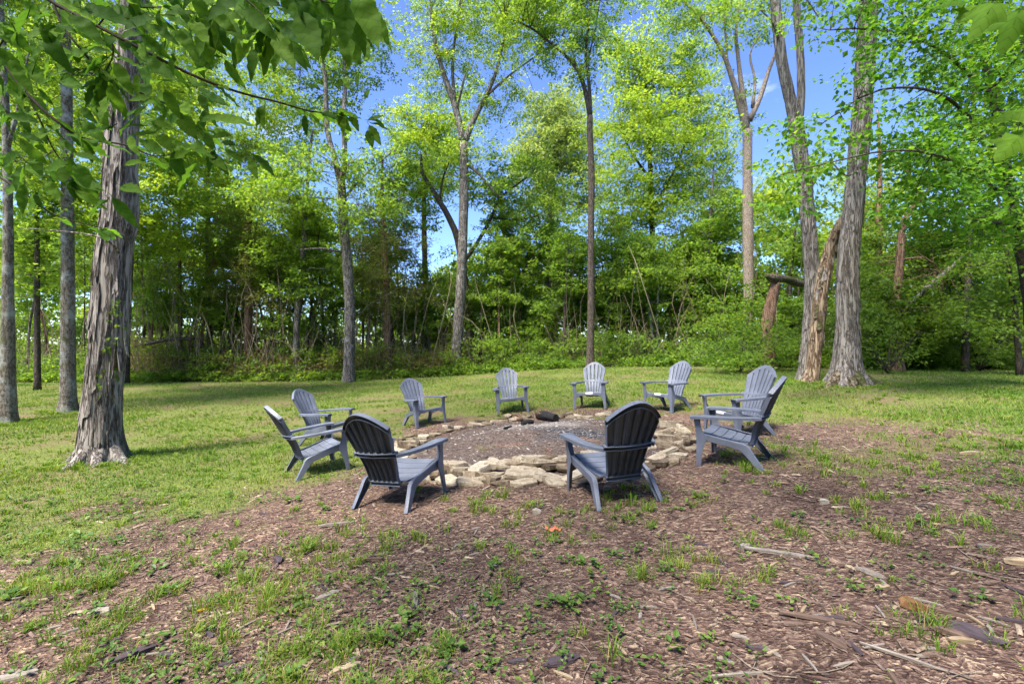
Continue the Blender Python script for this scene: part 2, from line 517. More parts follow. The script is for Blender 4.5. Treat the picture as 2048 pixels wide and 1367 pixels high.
m_chair = plastic('blue_grey_plastic', (0.122, 0.134, 0.172))
m_sticker = plastic('white_paper', (0.78, 0.78, 0.78), 0.6)

ZP = [.215, .26, .30, .38, .46, .53, .62, .75, .85, .96]
YP = [-.150, -.165, -.185, -.215, -.255, -.297, -.342, -.402, -.450, -.503]
def bw(z): return np.interp(z, [.215, .30, .40, .53, .62, .75, .83, .96], [.160, .165, .178, .200, .218, .244, .256, .256])
def by(z, u): return np.interp(z, ZP, YP) + 0.040 * u * u * sstep(.2, .6, z)
def ztop(u): return .806 + .152 * (1 - np.abs(u) ** 1.85)
def bpt(u, z, dep):
    """point of the backrest: u across, z up, dep behind its front face"""
    return np.array([u * bw(z), by(z, u) - dep * 0.93, z - dep * 0.38])

def chan(acc, us, z0f, z1f, dep=.042, th=.006, nz=9):
    """a slat: C-shaped channel whose flanges point backwards"""
    S = []
    u0, u1 = us
    for t in np.linspace(0, 1, nz):
        row = []
        zl = z0f(u0) + t * (z1f(u0) - z0f(u0)); zr = z0f(u1) + t * (z1f(u1) - z0f(u1))
        def P(s, dp):
            u = u0 + s * (u1 - u0)
            z = z0f(u) + t * (z1f(u) - z0f(u))
            return bpt(u, z, dp)
        e = .045
        for s, dp in ((0, .0015), (.06, 0), (.5, -.001), (.94, 0), (1, .0015), (1, dep), (1 - e, dep), (1 - e, th), (.5, th), (e, th), (e, dep), (0, dep)):
            row.append(P(s, dp))
        S.append(row)
    loft(acc, S)

def along(acc, zlo, zhi, dep, us, th=.007, proud=.0):
    """a band running across the backrest with flanges to the back"""
    S = []
    for u in us:
        z0, z1 = zlo(u), zhi(u); h = z1 - z0
        S.append([bpt(u, z, d) for z, d in ((z0, -proud), (z0 + h * .5, -proud - .001), (z1, -proud), (z1, dep), (z1 - .006, dep), (z1 - .006, th), (z0 + .006, th), (z0 + .006, dep), (z0, dep))])
    loft(acc, S)

def prism(acc, path, wid, hei, axis_x=True):
    pass

chair_parts = []     # (name, mesh)
def cpart(name, acc, mat=None, sharp=32):
    chair_parts.append((name, acc.mesh(name, mat or m_chair, smooth=True, sharp=sharp)))

gap = .016
for k in range(6):
    ua, ub = -1 + k / 3, -1 + (k + 1) / 3
    g = gap / 2 / .235
    A = Acc(); chan(A, (ua + (g if k else 0), ub - (g if k < 5 else 0)), lambda u: .566, lambda u: ztop(u) - .047)
    cpart('back_slat', A)
    A = Acc(); chan(A, (ua + (g if k else 0), ub - (g if k < 5 else 0)), lambda u: .262, lambda u: .531, dep=.038)
    cpart('lower_back_slat', A)
A = Acc(); along(A, lambda u: ztop(u) - .049, lambda u: ztop(u), .044, np.linspace(-1.0, 1.0, 25), proud=.001); cpart('top_rail', A)
A = Acc(); along(A, lambda u: .529, lambda u: .568, .052, np.linspace(-1.12, 1.12, 15), proud=.001); cpart('waist_rail', A)
A = Acc(); along(A, lambda u: .222, lambda u: .264, .040, np.linspace(-1.05, 1.05, 9), proud=.001); cpart('bottom_rail', A)
# seat slats
sy = np.linspace(.300, -.165, 6)
def sz(y): return np.interp(y, [-.165, -.05, .10, .22, .30, .34], [.258, .268, .305, .340, .356, .352])
def sw(y): return np.interp(y, [-.165, .0, .30], [.215, .250, .262])
for k in range(5):
    ya, yb = sy[k], sy[k + 1] + .007
    ends = []
    S = []
    ysl = np.linspace(ya, yb, 4)
    prof = [(y, sz(y)) for y in ysl] + [(yb, sz(yb) - .014), (ya, sz(ya) - .014)]
    if k == 0:
        prof = [(.327, .325), (.326, .346), (.316, .356)] + [(y, sz(y)) for y in ysl[1:]] + [(yb, sz(yb) - .014), (.312, .325)]
    for s in (-1, -.97, 0, .97, 1):
        S.append([(s * sw(y), y, z - (.004 if abs(s) == 1 else 0) - .010 * (1 - s * s)) for y, z in prof])
    A = Acc(); loft(A, S); cpart('seat_slat', A)
# front apron with an arched lower edge
S = []
for x in np.linspace(-.27, .27, 13):
    lo = .268 + .022 * (1 - (x / .27) ** 4) - (.03 * max(0, abs(x) - .20) / .07)
    S.append([(x, .327, lo), (x, .329, .326), (x, .300, .326), (x, .300, .318), (x, .320, .315), (x, .318, lo)])
A = Acc(); loft(A, S); cpart('apron', A)
for s in (-1, 1):
    # armrest: a shallow upturned channel sweeping in to the backrest
    ctrl = np.array([[.333, .372, .556, .058], [.336, .32, .560, .062], [.337, .20, .560, .058], [.330, .05, .555, .050], [.305, -.10, .550, .043], [.262, -.225, .546, .036], [.218, -.292, .542, .030]])
    Q = crom(ctrl, n=5)
    Tn = unit(np.gradient(Q[:, :2], axis=0))
    S = []
    for q, t in zip(Q, Tn):
        nrm = np.array([t[1], -t[0]])
        if nrm[0] < 0: nrm = -nrm
        w = q[3]
        sec = [(-1, -.030), (-1, -.004), (-.9, 0), (0, .003), (.9, 0), (1, -.004), (1, -.032), (.86, -.032), (.86, -.009), (-.86, -.009), (-.86, -.030)]
        S.append([(s * (q[0] + nrm[0] * w * a), q[1] + nrm[1] * w * a, q[2] + b) for a, b in sec])
    A = Acc(); loft(A, S); cpart('armrest', A)
    # front leg: an L-shaped moulding from the armrest down to the foot
    st = [(.552, .352, .100, .352, .082), (.50, .348, .080, .347, .066), (.43, .345, .072, .343, .064), (.36, .343, .082, .340, .092), (.30, .343, .084, .338, .112), (.25, .344, .070, .340, .090), (.18, .346, .060, .344, .066), (.04, .350, .050, .352, .050), (.012, .351, .052, .354, .053), (0, .350, .049, .352, .050)]
    S = []
    t = .009
    for z, xo, wx, yf, wy in st:
        c = .008
        S.append([(s * x, y, z) for x, y in ((xo - wx, yf), (xo - c, yf), (xo - .002, yf - .002), (xo, yf - c), (xo, yf - wy), (xo - t, yf - wy), (xo - t, yf - t), (xo - wx, yf - t))])
    A = Acc(); loft(A, S); cpart('front_leg', A)
    # side rail running back and bending down into the rear leg
    ctrl = np.array([[.305, .285, .318, .078, .040], [.298, .15, .292, .072, .036], [.286, .0, .256, .072, .034], [.278, -.095, .232, .080, .036], [.275, -.125, .219, .088, .039], [.275, -.147, .196, .088, .040], [.278, -.165, .166, .080, .040], [.288, -.215, .100, .066, .038], [.298, -.266, .030, .052, .036], [.302, -.284, .006, .050, .038], [.302, -.288, .0, .048, .037]])
    Q = ctrl
    Tn = unit(np.gradient(Q[:, 1:3], axis=0))
    S = []
    for q, tt in zip(Q, Tn):
        nrm = np.array([-tt[1], tt[0]])
        if nrm[1] < 0 and nrm[0] < 0: nrm = -nrm
        h, w = q[3] / 2, q[4]
        sec = [(-1, 0), (-1, w - .006), (-.88, w), (.85, w), (1, w - .007), (1, 0), (.80, 0), (.80, w - .009), (-.80, w - .009), (-.80, 0)]
        S.append([(s * (q[0] - .5 * w + b), q[1] + nrm[0] * h * a, q[2] + nrm[1] * h * a) for a, b in sec])
    A = Acc(); loft(A, S); cpart('rear_leg', A)

A = Acc()
S = [[(x, .3295, .328), (x, .3285, .348), (x, .3175, .3585), (x, .285, .3565), (x, .285, .350), (x, .320, .34)] for x in (-.075, .075)]
S = np.array(S); S[:, :, 2] -= .009
loft(A, S)
sticker_me = A.mesh('sticker', m_sticker)

CH = [  # x, y, facing (degrees from +x), label, sticker
    (-2.62, 6.05, 38, 'blue-grey garden chair seen edge-on, its thin back leftmost of the circle', False),
    (-3.30, 8.00, -14, 'blue-grey garden chair half hidden behind the two left chairs, its slatted front turned right', False),
    (-1.13, 4.52, 68, 'nearest left garden chair with its dark ribbed back to the viewer, facing the fire ring', False),
    (-1.83, 9.38, -49, 'pale grey garden chair across the ring at left, turned right', False),
    (-0.01, 10.20, -83, 'pale grey garden chair facing the viewer straight across the ring, without a sticker', False),
    (1.77, 9.95, -111, 'pale grey garden chair facing the viewer across the ring with white sticker on seat front', True),
    (3.13, 9.08, -147, 'garden chair across the ring turned left, white sticker on seat, beside pale stone corner', True),
    (3.28, 6.52, -166, 'garden chair facing left, partly hidden behind the nearer chair at the right', True),
    (2.54, 5.12, 143, 'garden chair seen side-on at the right of the ring, dark back outward', False),
    (0.97, 4.27, 104, 'nearest right garden chair with dark ribbed back to the viewer, centre right', False)]
for x, y, th, lab, stk in CH:
    e = .25
    pl = lambda X, Y: tz(X, Y)
    ca, sa = math.cos(math.radians(th)), math.sin(math.radians(th))
    gx = (tz(x + e, y) - tz(x - e, y)) / (2 * e); gy = (tz(x, y + e) - tz(x, y - e)) / (2 * e)
    zax = Vector((-gx, -gy, 1)).normalized()
    yax = Vector((ca, sa, 0)); yax = (yax - zax * yax.dot(zax)).normalized()
    xax = yax.cross(zax)
    M = Matrix((xax, yax, zax)).transposed()
    root = empty('garden_chair', (x, y, tz(x, y) - .004), M.to_euler())
    tag(root, lab, 'chair', 'garden chairs round the fire ring')
    for nm, me in chair_parts:
        obj(nm, me, root)
    if stk: obj('sticker', sticker_me, root)
# ------------------------------------------------------------------ the fire ring
def stone_mat(name, stops, lich=0.5):
    m, N, L = nodes(name)
    out = N.new('ShaderNodeOutputMaterial')
    p = N.new('ShaderNodeBsdfPrincipled'); p.inputs['Roughness'].default_value = 0.9; p.inputs['Specular IOR Level'].default_value = 0.2
    tc = N.new('ShaderNodeTexCoord'); oi = N.new('ShaderNodeObjectInfo')
    n = N.new('ShaderNodeTexNoise'); n.inputs['Scale'].default_value = 9; n.inputs['Detail'].default_value = 10; n.inputs['Roughness'].default_value = 0.68
    off = N.new('ShaderNodeVectorMath'); off.operation = 'ADD'
    L.new(tc.outputs['Object'], off.inputs[0])
    sc_ = N.new('ShaderNodeVectorMath'); sc_.operation = 'SCALE'; sc_.inputs['Scale'].default_value = 0.6
    cmb = N.new('ShaderNodeCombineXYZ'); 
    rm = N.new('ShaderNodeMath'); rm.operation = 'MULTIPLY'; rm.inputs[1].default_value = 40; L.new(oi.outputs['Random'], rm.inputs[0])
    L.new(rm.outputs[0], cmb.inputs[0]); L.new(rm.outputs[0], cmb.inputs[1]); L.new(cmb.outputs[0], off.inputs[1])
    L.new(off.outputs[0], n.inputs['Vector'])
    r = ramp(N, stops); 
    ad = N.new('ShaderNodeMath'); ad.operation = 'MULTIPLY_ADD'; ad.inputs[1].default_value = 0.46
    sb = N.new('ShaderNodeMath'); sb.operation = 'SUBTRACT'; sb.inputs[1].default_value = 0.24
    L.new(oi.outputs['Random'], ad.inputs[0]); L.new(n.outputs['Fac'], ad.inputs[2]); L.new(ad.outputs[0], sb.inputs[0])
    L.new(sb.outputs[0], r.inputs['Fac'])
    n2 = N.new('ShaderNodeTexNoise'); n2.inputs['Scale'].default_value = 38; n2.inputs['Detail'].default_value = 6
    L.new(off.outputs[0], n2.inputs['Vector'])
    v2 = ramp(N, [(0.30, 0.55), (0.48, 1.0), (0.7, 1.12)]); L.new(n2.outputs['Fac'], v2.inputs['Fac'])
    mu = N.new('ShaderNodeMixRGB'); mu.blend_type = 'MULTIPLY'; mu.inputs[0].default_value = 1
    L.new(r.outputs['Color'], mu.inputs[1]); L.new(v2.outputs['Color'], mu.inputs[2])
    L.new(mu.outputs[0], p.inputs['Base Color'])
    b = N.new('ShaderNodeBump'); b.inputs['Strength'].default_value = 0.7; b.inputs['Distance'].default_value = 0.02
    L.new(n.outputs['Fac'], b.inputs['Height'])
    b2 = N.new('ShaderNodeBump'); b2.inputs['Strength'].default_value = 0.35; b2.inputs['Distance'].default_value = 0.006
    L.new(n2.outputs['Fac'], b2.inputs['Height']); L.new(b.outputs[0], b2.inputs['Normal'])
    L.new(b2.outputs[0], p.inputs['Normal']); L.new(p.outputs[0], out.inputs['Surface'])
    return m
m_stone = stone_mat('weathered_limestone', [(0.25, (0.085, 0.062, 0.042)), (0.40, (0.185, 0.140, 0.094)), (0.55, (0.28, 0.228, 0.163)), (0.78, (0.37, 0.318, 0.243))])

def stone_mesh(w, l, h, rng, flat=0.8):
    """irregular slab, about 50 triangles, lower face at z=0"""
    k = rng.integers(7, 10)
    a = np.sort(np.linspace(0, 2 * np.pi, k, endpoint=False) + rng.uniform(-.28, .28, k))
    rad = rng.uniform(.66, 1.2, k)
    A = Acc()
    rings = []
    tilt = rng.uniform(-.18, .18, 2)
    for zz, s in ((-.35, .92), (.35, 1.0), (.86, .97), (1.0, min(flat + .12, .95))):
        j = rng.uniform(.93, 1.07, k)
        x = np.cos(a) * rad * s * j * w / 2; y = np.sin(a) * rad * s * j * l / 2
        z = zz * h + (tilt[0] * x + tilt[1] * y) * zz + rng.uniform(-.13, .13, k) * h * (zz > 0)
        rings.append(np.stack([x, y, z], 1))
    V = np.vstack(rings)
    F4 = ring_faces(4, k)
    top = V[3 * k:].mean(0) + np.array([rng.uniform(-.1, .1) * w, rng.uniform(-.1, .1) * l, rng.uniform(-.02, .05) * h])
    m = len(V)
    jn = np.arange(k)
    A.add(np.vstack([V, top]), np.stack([3 * k + jn, 3 * k + (jn + 1) % k, np.full(k, m)], 1), F4)
    return A.mesh('stone', m_stone, smooth=True, sharp=16)

ring = empty('stone_fire_ring', (PIT[0], PIT[1], tz(*PIT)))
tag(ring, 'wide ring of loose pale limestone slabs round the ash bed, amid the chairs', 'fire ring')
RINGO = np.array([PIT[0], PIT[1], tz(*PIT)])
rs = np.random.default_rng(21)
def put_stone(x, y, w, l, h, rz, lift=0.0, tx=0., ty=0., flat=.8):
    me = stone_mesh(w, l, h * .78, rs, flat); lift *= .8
    o = obj('stone', me, ring, np.array([x, y, tz(x, y) + lift]) - RINGO)
    o.rotation_euler = (tx, ty, rz)
# front stones placed one by one (photo pixel of the lower edge, width, depth, height in metres, lift)
fr_st = [
    (815, 903, .34, .26, .10, .0), (800, 925, .40, .30, .12, .3), (838, 905, .30, .22, .10, .10),
    (790, 893, .36, .26, .10, .0), (780, 908, .30, .25, .10, .0), (862, 928, .38, .28, .13, .1), (882, 942, .36, .26, .12, .0),
    (905, 934, .40, .26, .11, .08), (925, 936, .34, .26, .12, .2), (955, 938, .40, .30, .15, .5), (975, 962, .42, .36, .10, .9),
    (948, 956, .22, .24, .12, 1.0), (987, 964, .26, .20, .13, .7), (988, 923, .26, .20, .11, .1), (1010, 925, .28, .22, .13, .6),
    (1052, 960, .58, .44, .15, .1), (1050, 936, .38, .24, .12, .1), (1098, 928, .28, .22, .09, .1), (1080, 920, .60, .24, .12, .12),
    (1078, 914, .56, .24, .11, .15), (1128, 912, .36, .28, .10, .0), (1118, 942, .36, .26, .10, .1), (1135, 930, .26, .22, .12, .1),
    (1150, 938, .34, .26, .10, .3), (1175, 930, .36, .28, .12, .0), (1200, 918, .40, .30, .13, .2), (1225, 912, .40, .3, .12, .1),
    (1185, 900, .44, .26, .11, .0), (1255, 905, .42, .30, .13, .2), (1240, 925, .36, .28, .1, .1), (1290, 900, .40, .30, .12, .2), (1275, 915, .34, .3, .1, .5),
    (1330, 895, .40, .30, .12, .1), (1345, 880, .38, .28, .12, .3), (1330, 870, .40, .3, .12, .2), (1355, 865, .44, .28, .11, .1), (1370, 880, .30, .24, .1, .4),
    (1310, 880, .34, .26, .13, .0), (1395, 882, .24, .2, .06, .2)]
def stacked(px, py):
    """a stone of the near wall: the ones seen higher up lie on the ones below"""
    q = gp(px, py); up = 0.0
    if 860 < px < 1270 and q[1] > 5.25:
        d_ = 5.05 + .25 * min(1, (q[1] - 5.25))
        q = at(px, py, d_); up = q[2] - tz(q[0], q[1]); q[2] -= up
        up = min(max(up - .04, 0), .13)
    return q, up
for px, py, w, l, h, rz in fr_st:
    q, up = stacked(px, py)
    put_stone(q[0], q[1] + l * .3, w * .98, l * .9, h * .66, rz + rs.uniform(-.3, .3), lift=up, tx=rs.uniform(-.16, .10), ty=rs.uniform(-.16, .16))
# the upper slabs lying on others at the front
for px, py, w, l, h, rz, lift in [(1075, 912, .62, .20, .07, .12, .10), (912, 925, .38, .22, .09, .1, .09), (1210, 908, .42, .26, .08, .1, .10), (818, 905, .38, .22, .08, -.1, .09), (1040, 915, .40, .2, .06, .25, .08), (1340, 862, .42, .22, .08, .1, .10), (1300, 890, .36, .22, .08, .4, .10)]:
    q, up = stacked(px, py)
    put_stone(q[0], q[1] + (.12 if up == 0 else .02), w, l, h, rz, lift=max(lift, up), tx=rs.uniform(-.1, .05))
# the rest of the ring
th = 5.0
while th < 356:
    t = math.radians(th)
    front = 205 < th < 345
    if not front:
        r0 = PIT_R + rs.uniform(-.10, .16)
        w, l, h = rs.uniform(.20, .46), rs.uniform(.15, .28), rs.uniform(.05, .095)
        put_stone(PIT[0] + r0 * math.cos(t), PIT[1] + r0 * math.sin(t), w, l, h, t + math.pi / 2 + rs.uniform(-.5, .5), tx=rs.uniform(-.12, .12), ty=rs.uniform(-.15, .15))
        if rs.random() < .55:
            r1 = r0 + rs.uniform(-.05, .22)
            put_stone(PIT[0] + r1 * math.cos(t + .05), PIT[1] + r1 * math.sin(t + .05), w * .85, l * .9, h * .8, t + math.pi / 2 + rs.uniform(-.5, .5), lift=rs.uniform(.03, .09), tx=rs.uniform(-.2, .2), ty=rs.uniform(-.2, .2))
        if rs.random() < .45:
            r1 = r0 + rs.uniform(.22, .36)
            put_stone(PIT[0] + r1 * math.cos(t), PIT[1] + r1 * math.sin(t), w * .7, l * .8, h * .7, rs.uniform(0, 3))
    else:
        for lay in range(3 if rs.random() < .35 else 2):
            r0 = PIT_R + (rs.uniform(-.12, .04), rs.uniform(.10, .22), rs.uniform(-.04, .12))[lay]
            t2 = t + rs.uniform(-.06, .06)
            put_stone(PIT[0] + r0 * math.cos(t2), PIT[1] + r0 * math.sin(t2), rs.uniform(.20, .44), rs.uniform(.14, .26), rs.uniform(.04, .075), t + math.pi / 2 + rs.uniform(-.5, .5), lift=(0, 0, rs.uniform(.04, .07))[lay], tx=rs.uniform(-.2, .2), ty=rs.uniform(-.2, .2), flat=rs.uniform(.7, .95))
    th += rs.uniform(5.5, 8.5)

# ash bed: a low heap of ash, charred mulch and pale splinters
m_ash, N, L = nodes('ash_and_char')
out = N.new('ShaderNodeOutputMaterial')
p = N.new('ShaderNodeBsdfPrincipled'); p.inputs['Roughness'].default_value = 0.95; p.inputs['Specular IOR Level'].default_value = 0.1
tc = N.new('ShaderNodeTexCoord')
mp = N.new('ShaderNodeMapping'); mp.inputs['Scale'].default_value = (0.55, 1.0, 1); mp.inputs['Location'].default_value = (0.3, 0.1, 0)
L.new(tc.outputs['Object'], mp.inputs['Vector'])
n1 = N.new('ShaderNodeTexNoise'); n1.inputs['Scale'].default_value = 2.3; n1.inputs['Detail'].default_value = 9; n1.inputs['Roughness'].default_value = 0.66
L.new(mp.outputs[0], n1.inputs['Vector'])
v1 = N.new('ShaderNodeTexVoronoi'); v1.inputs['Scale'].default_value = 46; L.new(tc.outputs['Object'], v1.inputs['Vector'])
s1 = N.new('ShaderNodeSeparateColor'); L.new(v1.outputs['Color'], s1.inputs[0])
r_mul = ramp(N, [(0, (0.048, 0.035, 0.031)), (0.5, (0.090, 0.066, 0.056)), (1, (0.15, 0.115, 0.096))]); L.new(s1.outputs[0], r_mul.inputs['Fac'])
r_ash = ramp(N, [(0, (0.10, 0.085, 0.077)), (0.45, (0.20, 0.178, 0.16)), (1, (0.36, 0.33, 0.30))]); L.new(s1.outputs[1], r_ash.inputs['Fac'])
r_chr = ramp(N, [(0, (0.012, 0.012, 0.014)), (0.6, (0.055, 0.053, 0.058)), (1, (0.17, 0.16, 0.165))]); L.new(s1.outputs[2], r_chr.inputs['Fac'])
aa = N.new('ShaderNodeAttribute'); aa.attribute_name = 'ash'
ac = N.new('ShaderNodeAttribute'); ac.attribute_name = 'char'
def brk(a_node, lo=1.0, hi=1.35):
    f = N.new('ShaderNodeMath'); f.operation = 'MULTIPLY_ADD'; f.inputs[1].default_value = 1.5
    L.new(n1.outputs['Fac'], f.inputs[0]); L.new(a_node.outputs['Fac'], f.inputs[2])
    g = N.new('ShaderNodeMapRange'); g.inputs['From Min'].default_value = lo; g.inputs['From Max'].default_value = hi
    L.new(f.outputs[0], g.inputs['Value']); return g
x1 = N.new('ShaderNodeMixRGB'); L.new(brk(aa).outputs[0], x1.inputs[0]); L.new(r_mul.outputs['Color'], x1.inputs[1]); L.new(r_ash.outputs['Color'], x1.inputs[2])
x2 = N.new('ShaderNodeMixRGB'); L.new(brk(ac).outputs[0], x2.inputs[0]); L.new(x1.outputs[0], x2.inputs[1]); L.new(r_chr.outputs['Color'], x2.inputs[2])
L.new(x2.outputs[0], p.inputs['Base Color'])
b = N.new('ShaderNodeBump'); b.inputs['Strength'].default_value = 0.9; b.inputs['Distance'].default_value = 0.02
L.new(v1.outputs['Distance'], b.inputs['Height']); L.new(b.outputs[0], p.inputs['Normal'])
L.new(p.outputs[0], out.inputs['Surface'])
def ash_h(x, y):
    dx, dy = x - PIT[0], y - PIT[1]
    r = np.hypot(dx, dy)
    h = 0.085 * np.exp(-((dx - .15) ** 2 / 1.0 + (dy - .75) ** 2 / .35)) + 0.05 * np.exp(-((dx + .6) ** 2 / .4 + (dy - .3) ** 2 / .12))
    h = h + .035 * vnoise(x, y, 2.6, 11) * np.exp(-(r / 1.3) ** 2) + .018 * vnoise(x, y, 7, 12)
    return terr(x, y) + .012 + h * (1 - sstep(1.6, 2.0, r)) - .05 * sstep(1.8, 2.06, r)
nr, na = 46, 110
rr = np.linspace(0.02, 2.08, nr); an = np.linspace(0, 2 * np.pi, na, endpoint=False)
AX = PIT[0] + rr[:, None] * np.cos(an); AY = PIT[1] + rr[:, None] * np.sin(an)
A = Acc(); V = np.stack([AX, AY, ash_h(AX, AY)], -1).reshape(-1, 3); A.add(V, None, ring_faces(nr, na))
bed_base = np.array([PIT[0], PIT[1], tz(*PIT)])
me = A.mesh('ash_bed', m_ash, origin=bed_base, smooth=True)
dx, dy = V[:, 0] - PIT[0], V[:, 1] - PIT[1]
ashv = np.clip(0.95 * np.exp(-((dx - .1) ** 2 / 1.3 + (dy - .8) ** 2 / .55)) - .25, -.3, .8)
chrv = 0.85 * np.exp(-((dx - .75) ** 2 / 1.0 + (dy + .05) ** 2 / .35)) + .35 * np.exp(-((dx - .2) ** 2 / .6 + (dy - .5) ** 2 / .1)) - .15
for nm, vv in (('ash', ashv), ('char', chrv)):
    t_ = me.attributes.new(nm, 'FLOAT', 'POINT'); t_.data.foreach_set('value', vv.astype(np.float32))
ash_o = obj('ash_bed', me, None, bed_base)
tag(ash_o, 'low bed of pale ash, char and mulch inside the stone ring', 'ash', kind='stuff')

# burnt log end and charred chunks on the ash
m_char = chip_mat('charred_wood', [(0.012, 0.011, 0.012), (0.03, 0.027, 0.027), (0.05, 0.045, 0.043)], rough=0.7, scale=18, bump=0.8)
m_log = bark_mat('half_burnt_bark', (0.02, 0.015, 0.012), (0.07, 0.045, 0.028), (0.22, 0.13, 0.07), scale=8, stretch=1.0, bump=0.8)
def log(name, label, cat, p0, p1, r, mat, ns=10, rough=.18, seed=3):
    p0, p1 = np.asarray(p0, float), np.asarray(p1, float)
    m = (p0 + p1) / 2 + np.array([0, 0, r * .15])
    A = Acc(); tube(A, [[*p0, r * .9], [*(p0 * .7 + p1 * .3), r], [*m, r * 1.02], [*p1, r * .85]], ns=ns, n=6, rough=rough, seed=seed)
    base = (p0 + p1) / 2 - np.array([0, 0, r])
    o = obj(name, A.mesh(name, mat, origin=base, smooth=True, sharp=50), None, base)
    tag(o, label, cat)
    return o
q0 = gp(1077, 834); q1 = gp(1110, 842)
def ash_p(px, py, up):
    q = gp(px, py); return np.array([q[0], q[1], float(ash_h(q[0], q[1])) + up])
lg = log('burnt_log', 'short half-burnt log lying at the far edge of the ash bed', 'log', ash_p(1078, 838, .11), ash_p(1112, 846, .07), .085, m_char)
A = Acc(); b0 = ash_p(1078, 838, .11); b1 = b0 * .55 + ash_p(1112, 846, .07) * .45
tube(A, [[*(b0 - (b1 - b0) * .05), .070], [*(b0 * .6 + b1 * .4 + [0, -.012, .012]), .084], [*(b1 + [0, -.012, .006]), .080]], ns=10, n=4, rough=.2, seed=8)
obj('brown_bark_end', A.mesh('brown_bark_end', m_log, origin=np.array(lg.location), smooth=True), lg)
for k, (px, py, r, ln, lab) in enumerate([(1055, 858, .05, .22, 'charred chunk of wood lying in the middle of the pale ash'), (1035, 834, .045, .34, 'split orange-brown log leaning on the far stones of the ring'), (1015, 868, .02, .30, 'thin blackened stick lying flat on the left of the ash')]):
    c = ash_p(px, py, r * .8)
    d = np.array([math.cos(.5 + k * 1.9), math.sin(.5 + k * 1.9), .12 if k == 1 else .05]) * ln / 2
    log('charred_chunk' if k != 1 else 'split_log', lab, 'wood', c - d, c + d, r, m_char if k != 1 else m_log, ns=7, seed=k + 20)
# ------------------------------------------------------------------ leaves, grass, mulch
def leaves(acc, C, D, Nn, ln, wd, fold=.12):
    """one folded four-cornered leaf per row"""
    D = unit(D); S = unit(np.cross(D, Nn)); U = np.cross(S, D)
    ln = np.broadcast_to(ln, len(C))[:, None]; wd = np.broadcast_to(wd, len(C))[:, None]
    mid = C + D * ln * .45
    V = np.stack([C, mid + S * wd * .5 + U * wd * fold, C + D * ln - U * ln * .08, mid - S * wd * .5 + U * wd * fold], 1).reshape(-1, 3)
    b = np.arange(len(C))[:, None] * 4
    acc.add(V, np.concatenate([b + [0, 1, 2], b + [0, 2, 3]], 0))

def tri_leaves(acc, C, D, Nn, ln, wd):
    """small far leaves: one pointed triangle each"""
    D = unit(D); S = unit(np.cross(D, Nn))
    ln = np.broadcast_to(ln, len(C))[:, None]; wd = np.broadcast_to(wd, len(C))[:, None]
    V = np.stack([C - S * wd * .5, C + S * wd * .5, C + D * ln], 1).reshape(-1, 3)
    acc.add(V, np.arange(len(C) * 3).reshape(-1, 3))

def sprays(acc, C, Rs, rng, L=40, leaf=.14, asp=.55, flat=.16, up=.55, droop=.0, tri=False):
    """flattened sprays of leaves round the centres C"""
    n = len(C)
    if n == 0: return
    nrm = unit(np.stack([rng.normal(0, .38, n), rng.normal(0, .38, n), np.ones(n)], 1))
    t1 = unit(np.cross(nrm, np.array([1.0, .3, 0]))); t2 = np.cross(nrm, t1)
    a = rng.uniform(0, 2 * np.pi, (n, L)); r = np.sqrt(rng.uniform(0, 1, (n, L))) * np.broadcast_to(Rs, n)[:, None] * rng.uniform(.75, 1.2, (n, 1))
    ex = rng.uniform(.65, 1.35, (n, 1))
    hx, hy = np.cos(a) * r * ex, np.sin(a) * r / ex
    hz = rng.normal(0, flat, (n, L)) * np.broadcast_to(Rs, n)[:, None] - droop * r * r
    P = C[:, None] + hx[..., None] * t1[:, None] + hy[..., None] * t2[:, None] + hz[..., None] * nrm[:, None]
    D = np.cos(a)[..., None] * t1[:, None] + np.sin(a)[..., None] * t2[:, None] + rng.normal(0, .55, (n, L, 3)) - np.array([0, 0, .25])
    Nn = nrm[:, None] * up + rng.normal(0, .42, (n, L, 3)) + np.array([0, -.10, .12])
    sz_ = leaf * rng.uniform(.65, 1.3, n * L)
    fn = tri_leaves if tri else leaves
    fn(acc, P.reshape(-1, 3), D.reshape(-1, 3), Nn.reshape(-1, 3), sz_, sz_ * asp * rng.uniform(.8, 1.2, n * L) * (1.25 if tri else 1))

def blades(acc, P, h, w, az, lean):
    n = len(P)
    d = np.stack([np.cos(az), np.sin(az), 0 * az], 1); s = np.stack([-np.sin(az), np.cos(az), 0 * az], 1)
    tw = np.random.default_rng(n).uniform(-1, 1, n)[:, None]
    s = unit(s + d * tw * .8)
    h = h[:, None]; w = w[:, None]; lean = lean[:, None]; zz = np.array([0, 0, 1.0])
    b0, b1 = P - s * w * .5, P + s * w * .5
    m = P + zz * h * .6 + d * h * lean * .30
    t = P + zz * h * (1 - .28 * lean) + d * h * lean * .95
    V = np.stack([b0, b1, m + s * w * .38, m - s * w * .38, t], 1).reshape(-1, 3)
    k = np.arange(n)[:, None] * 5
    acc.add(V, k + [3, 2, 4], k + [0, 1, 2, 3])

m_grass = leaf_mat('turf_blades', (0.085, 0.165, 0.024), (0.15, 0.25, 0.034), (0.28, 0.315, 0.075), trans=.35, rough=.55, nscale=.6)
m_tuft = leaf_mat('tuft_blades', (0.085, 0.17, 0.02), (0.155, 0.27, 0.03), (0.28, 0.33, 0.06), trans=.4, rough=.5, nscale=1.2)
m_weed = leaf_mat('weed_leaves', (0.05, 0.105, 0.022), (0.095, 0.175, 0.03), (0.19, 0.25, 0.045), trans=.35, rough=.45, nscale=1.0)
m_dry = leaf_mat('dry_straw', (0.28, 0.18, 0.07), (0.36, 0.26, 0.11), (0.42, 0.33, 0.17), trans=.3, rough=.6)

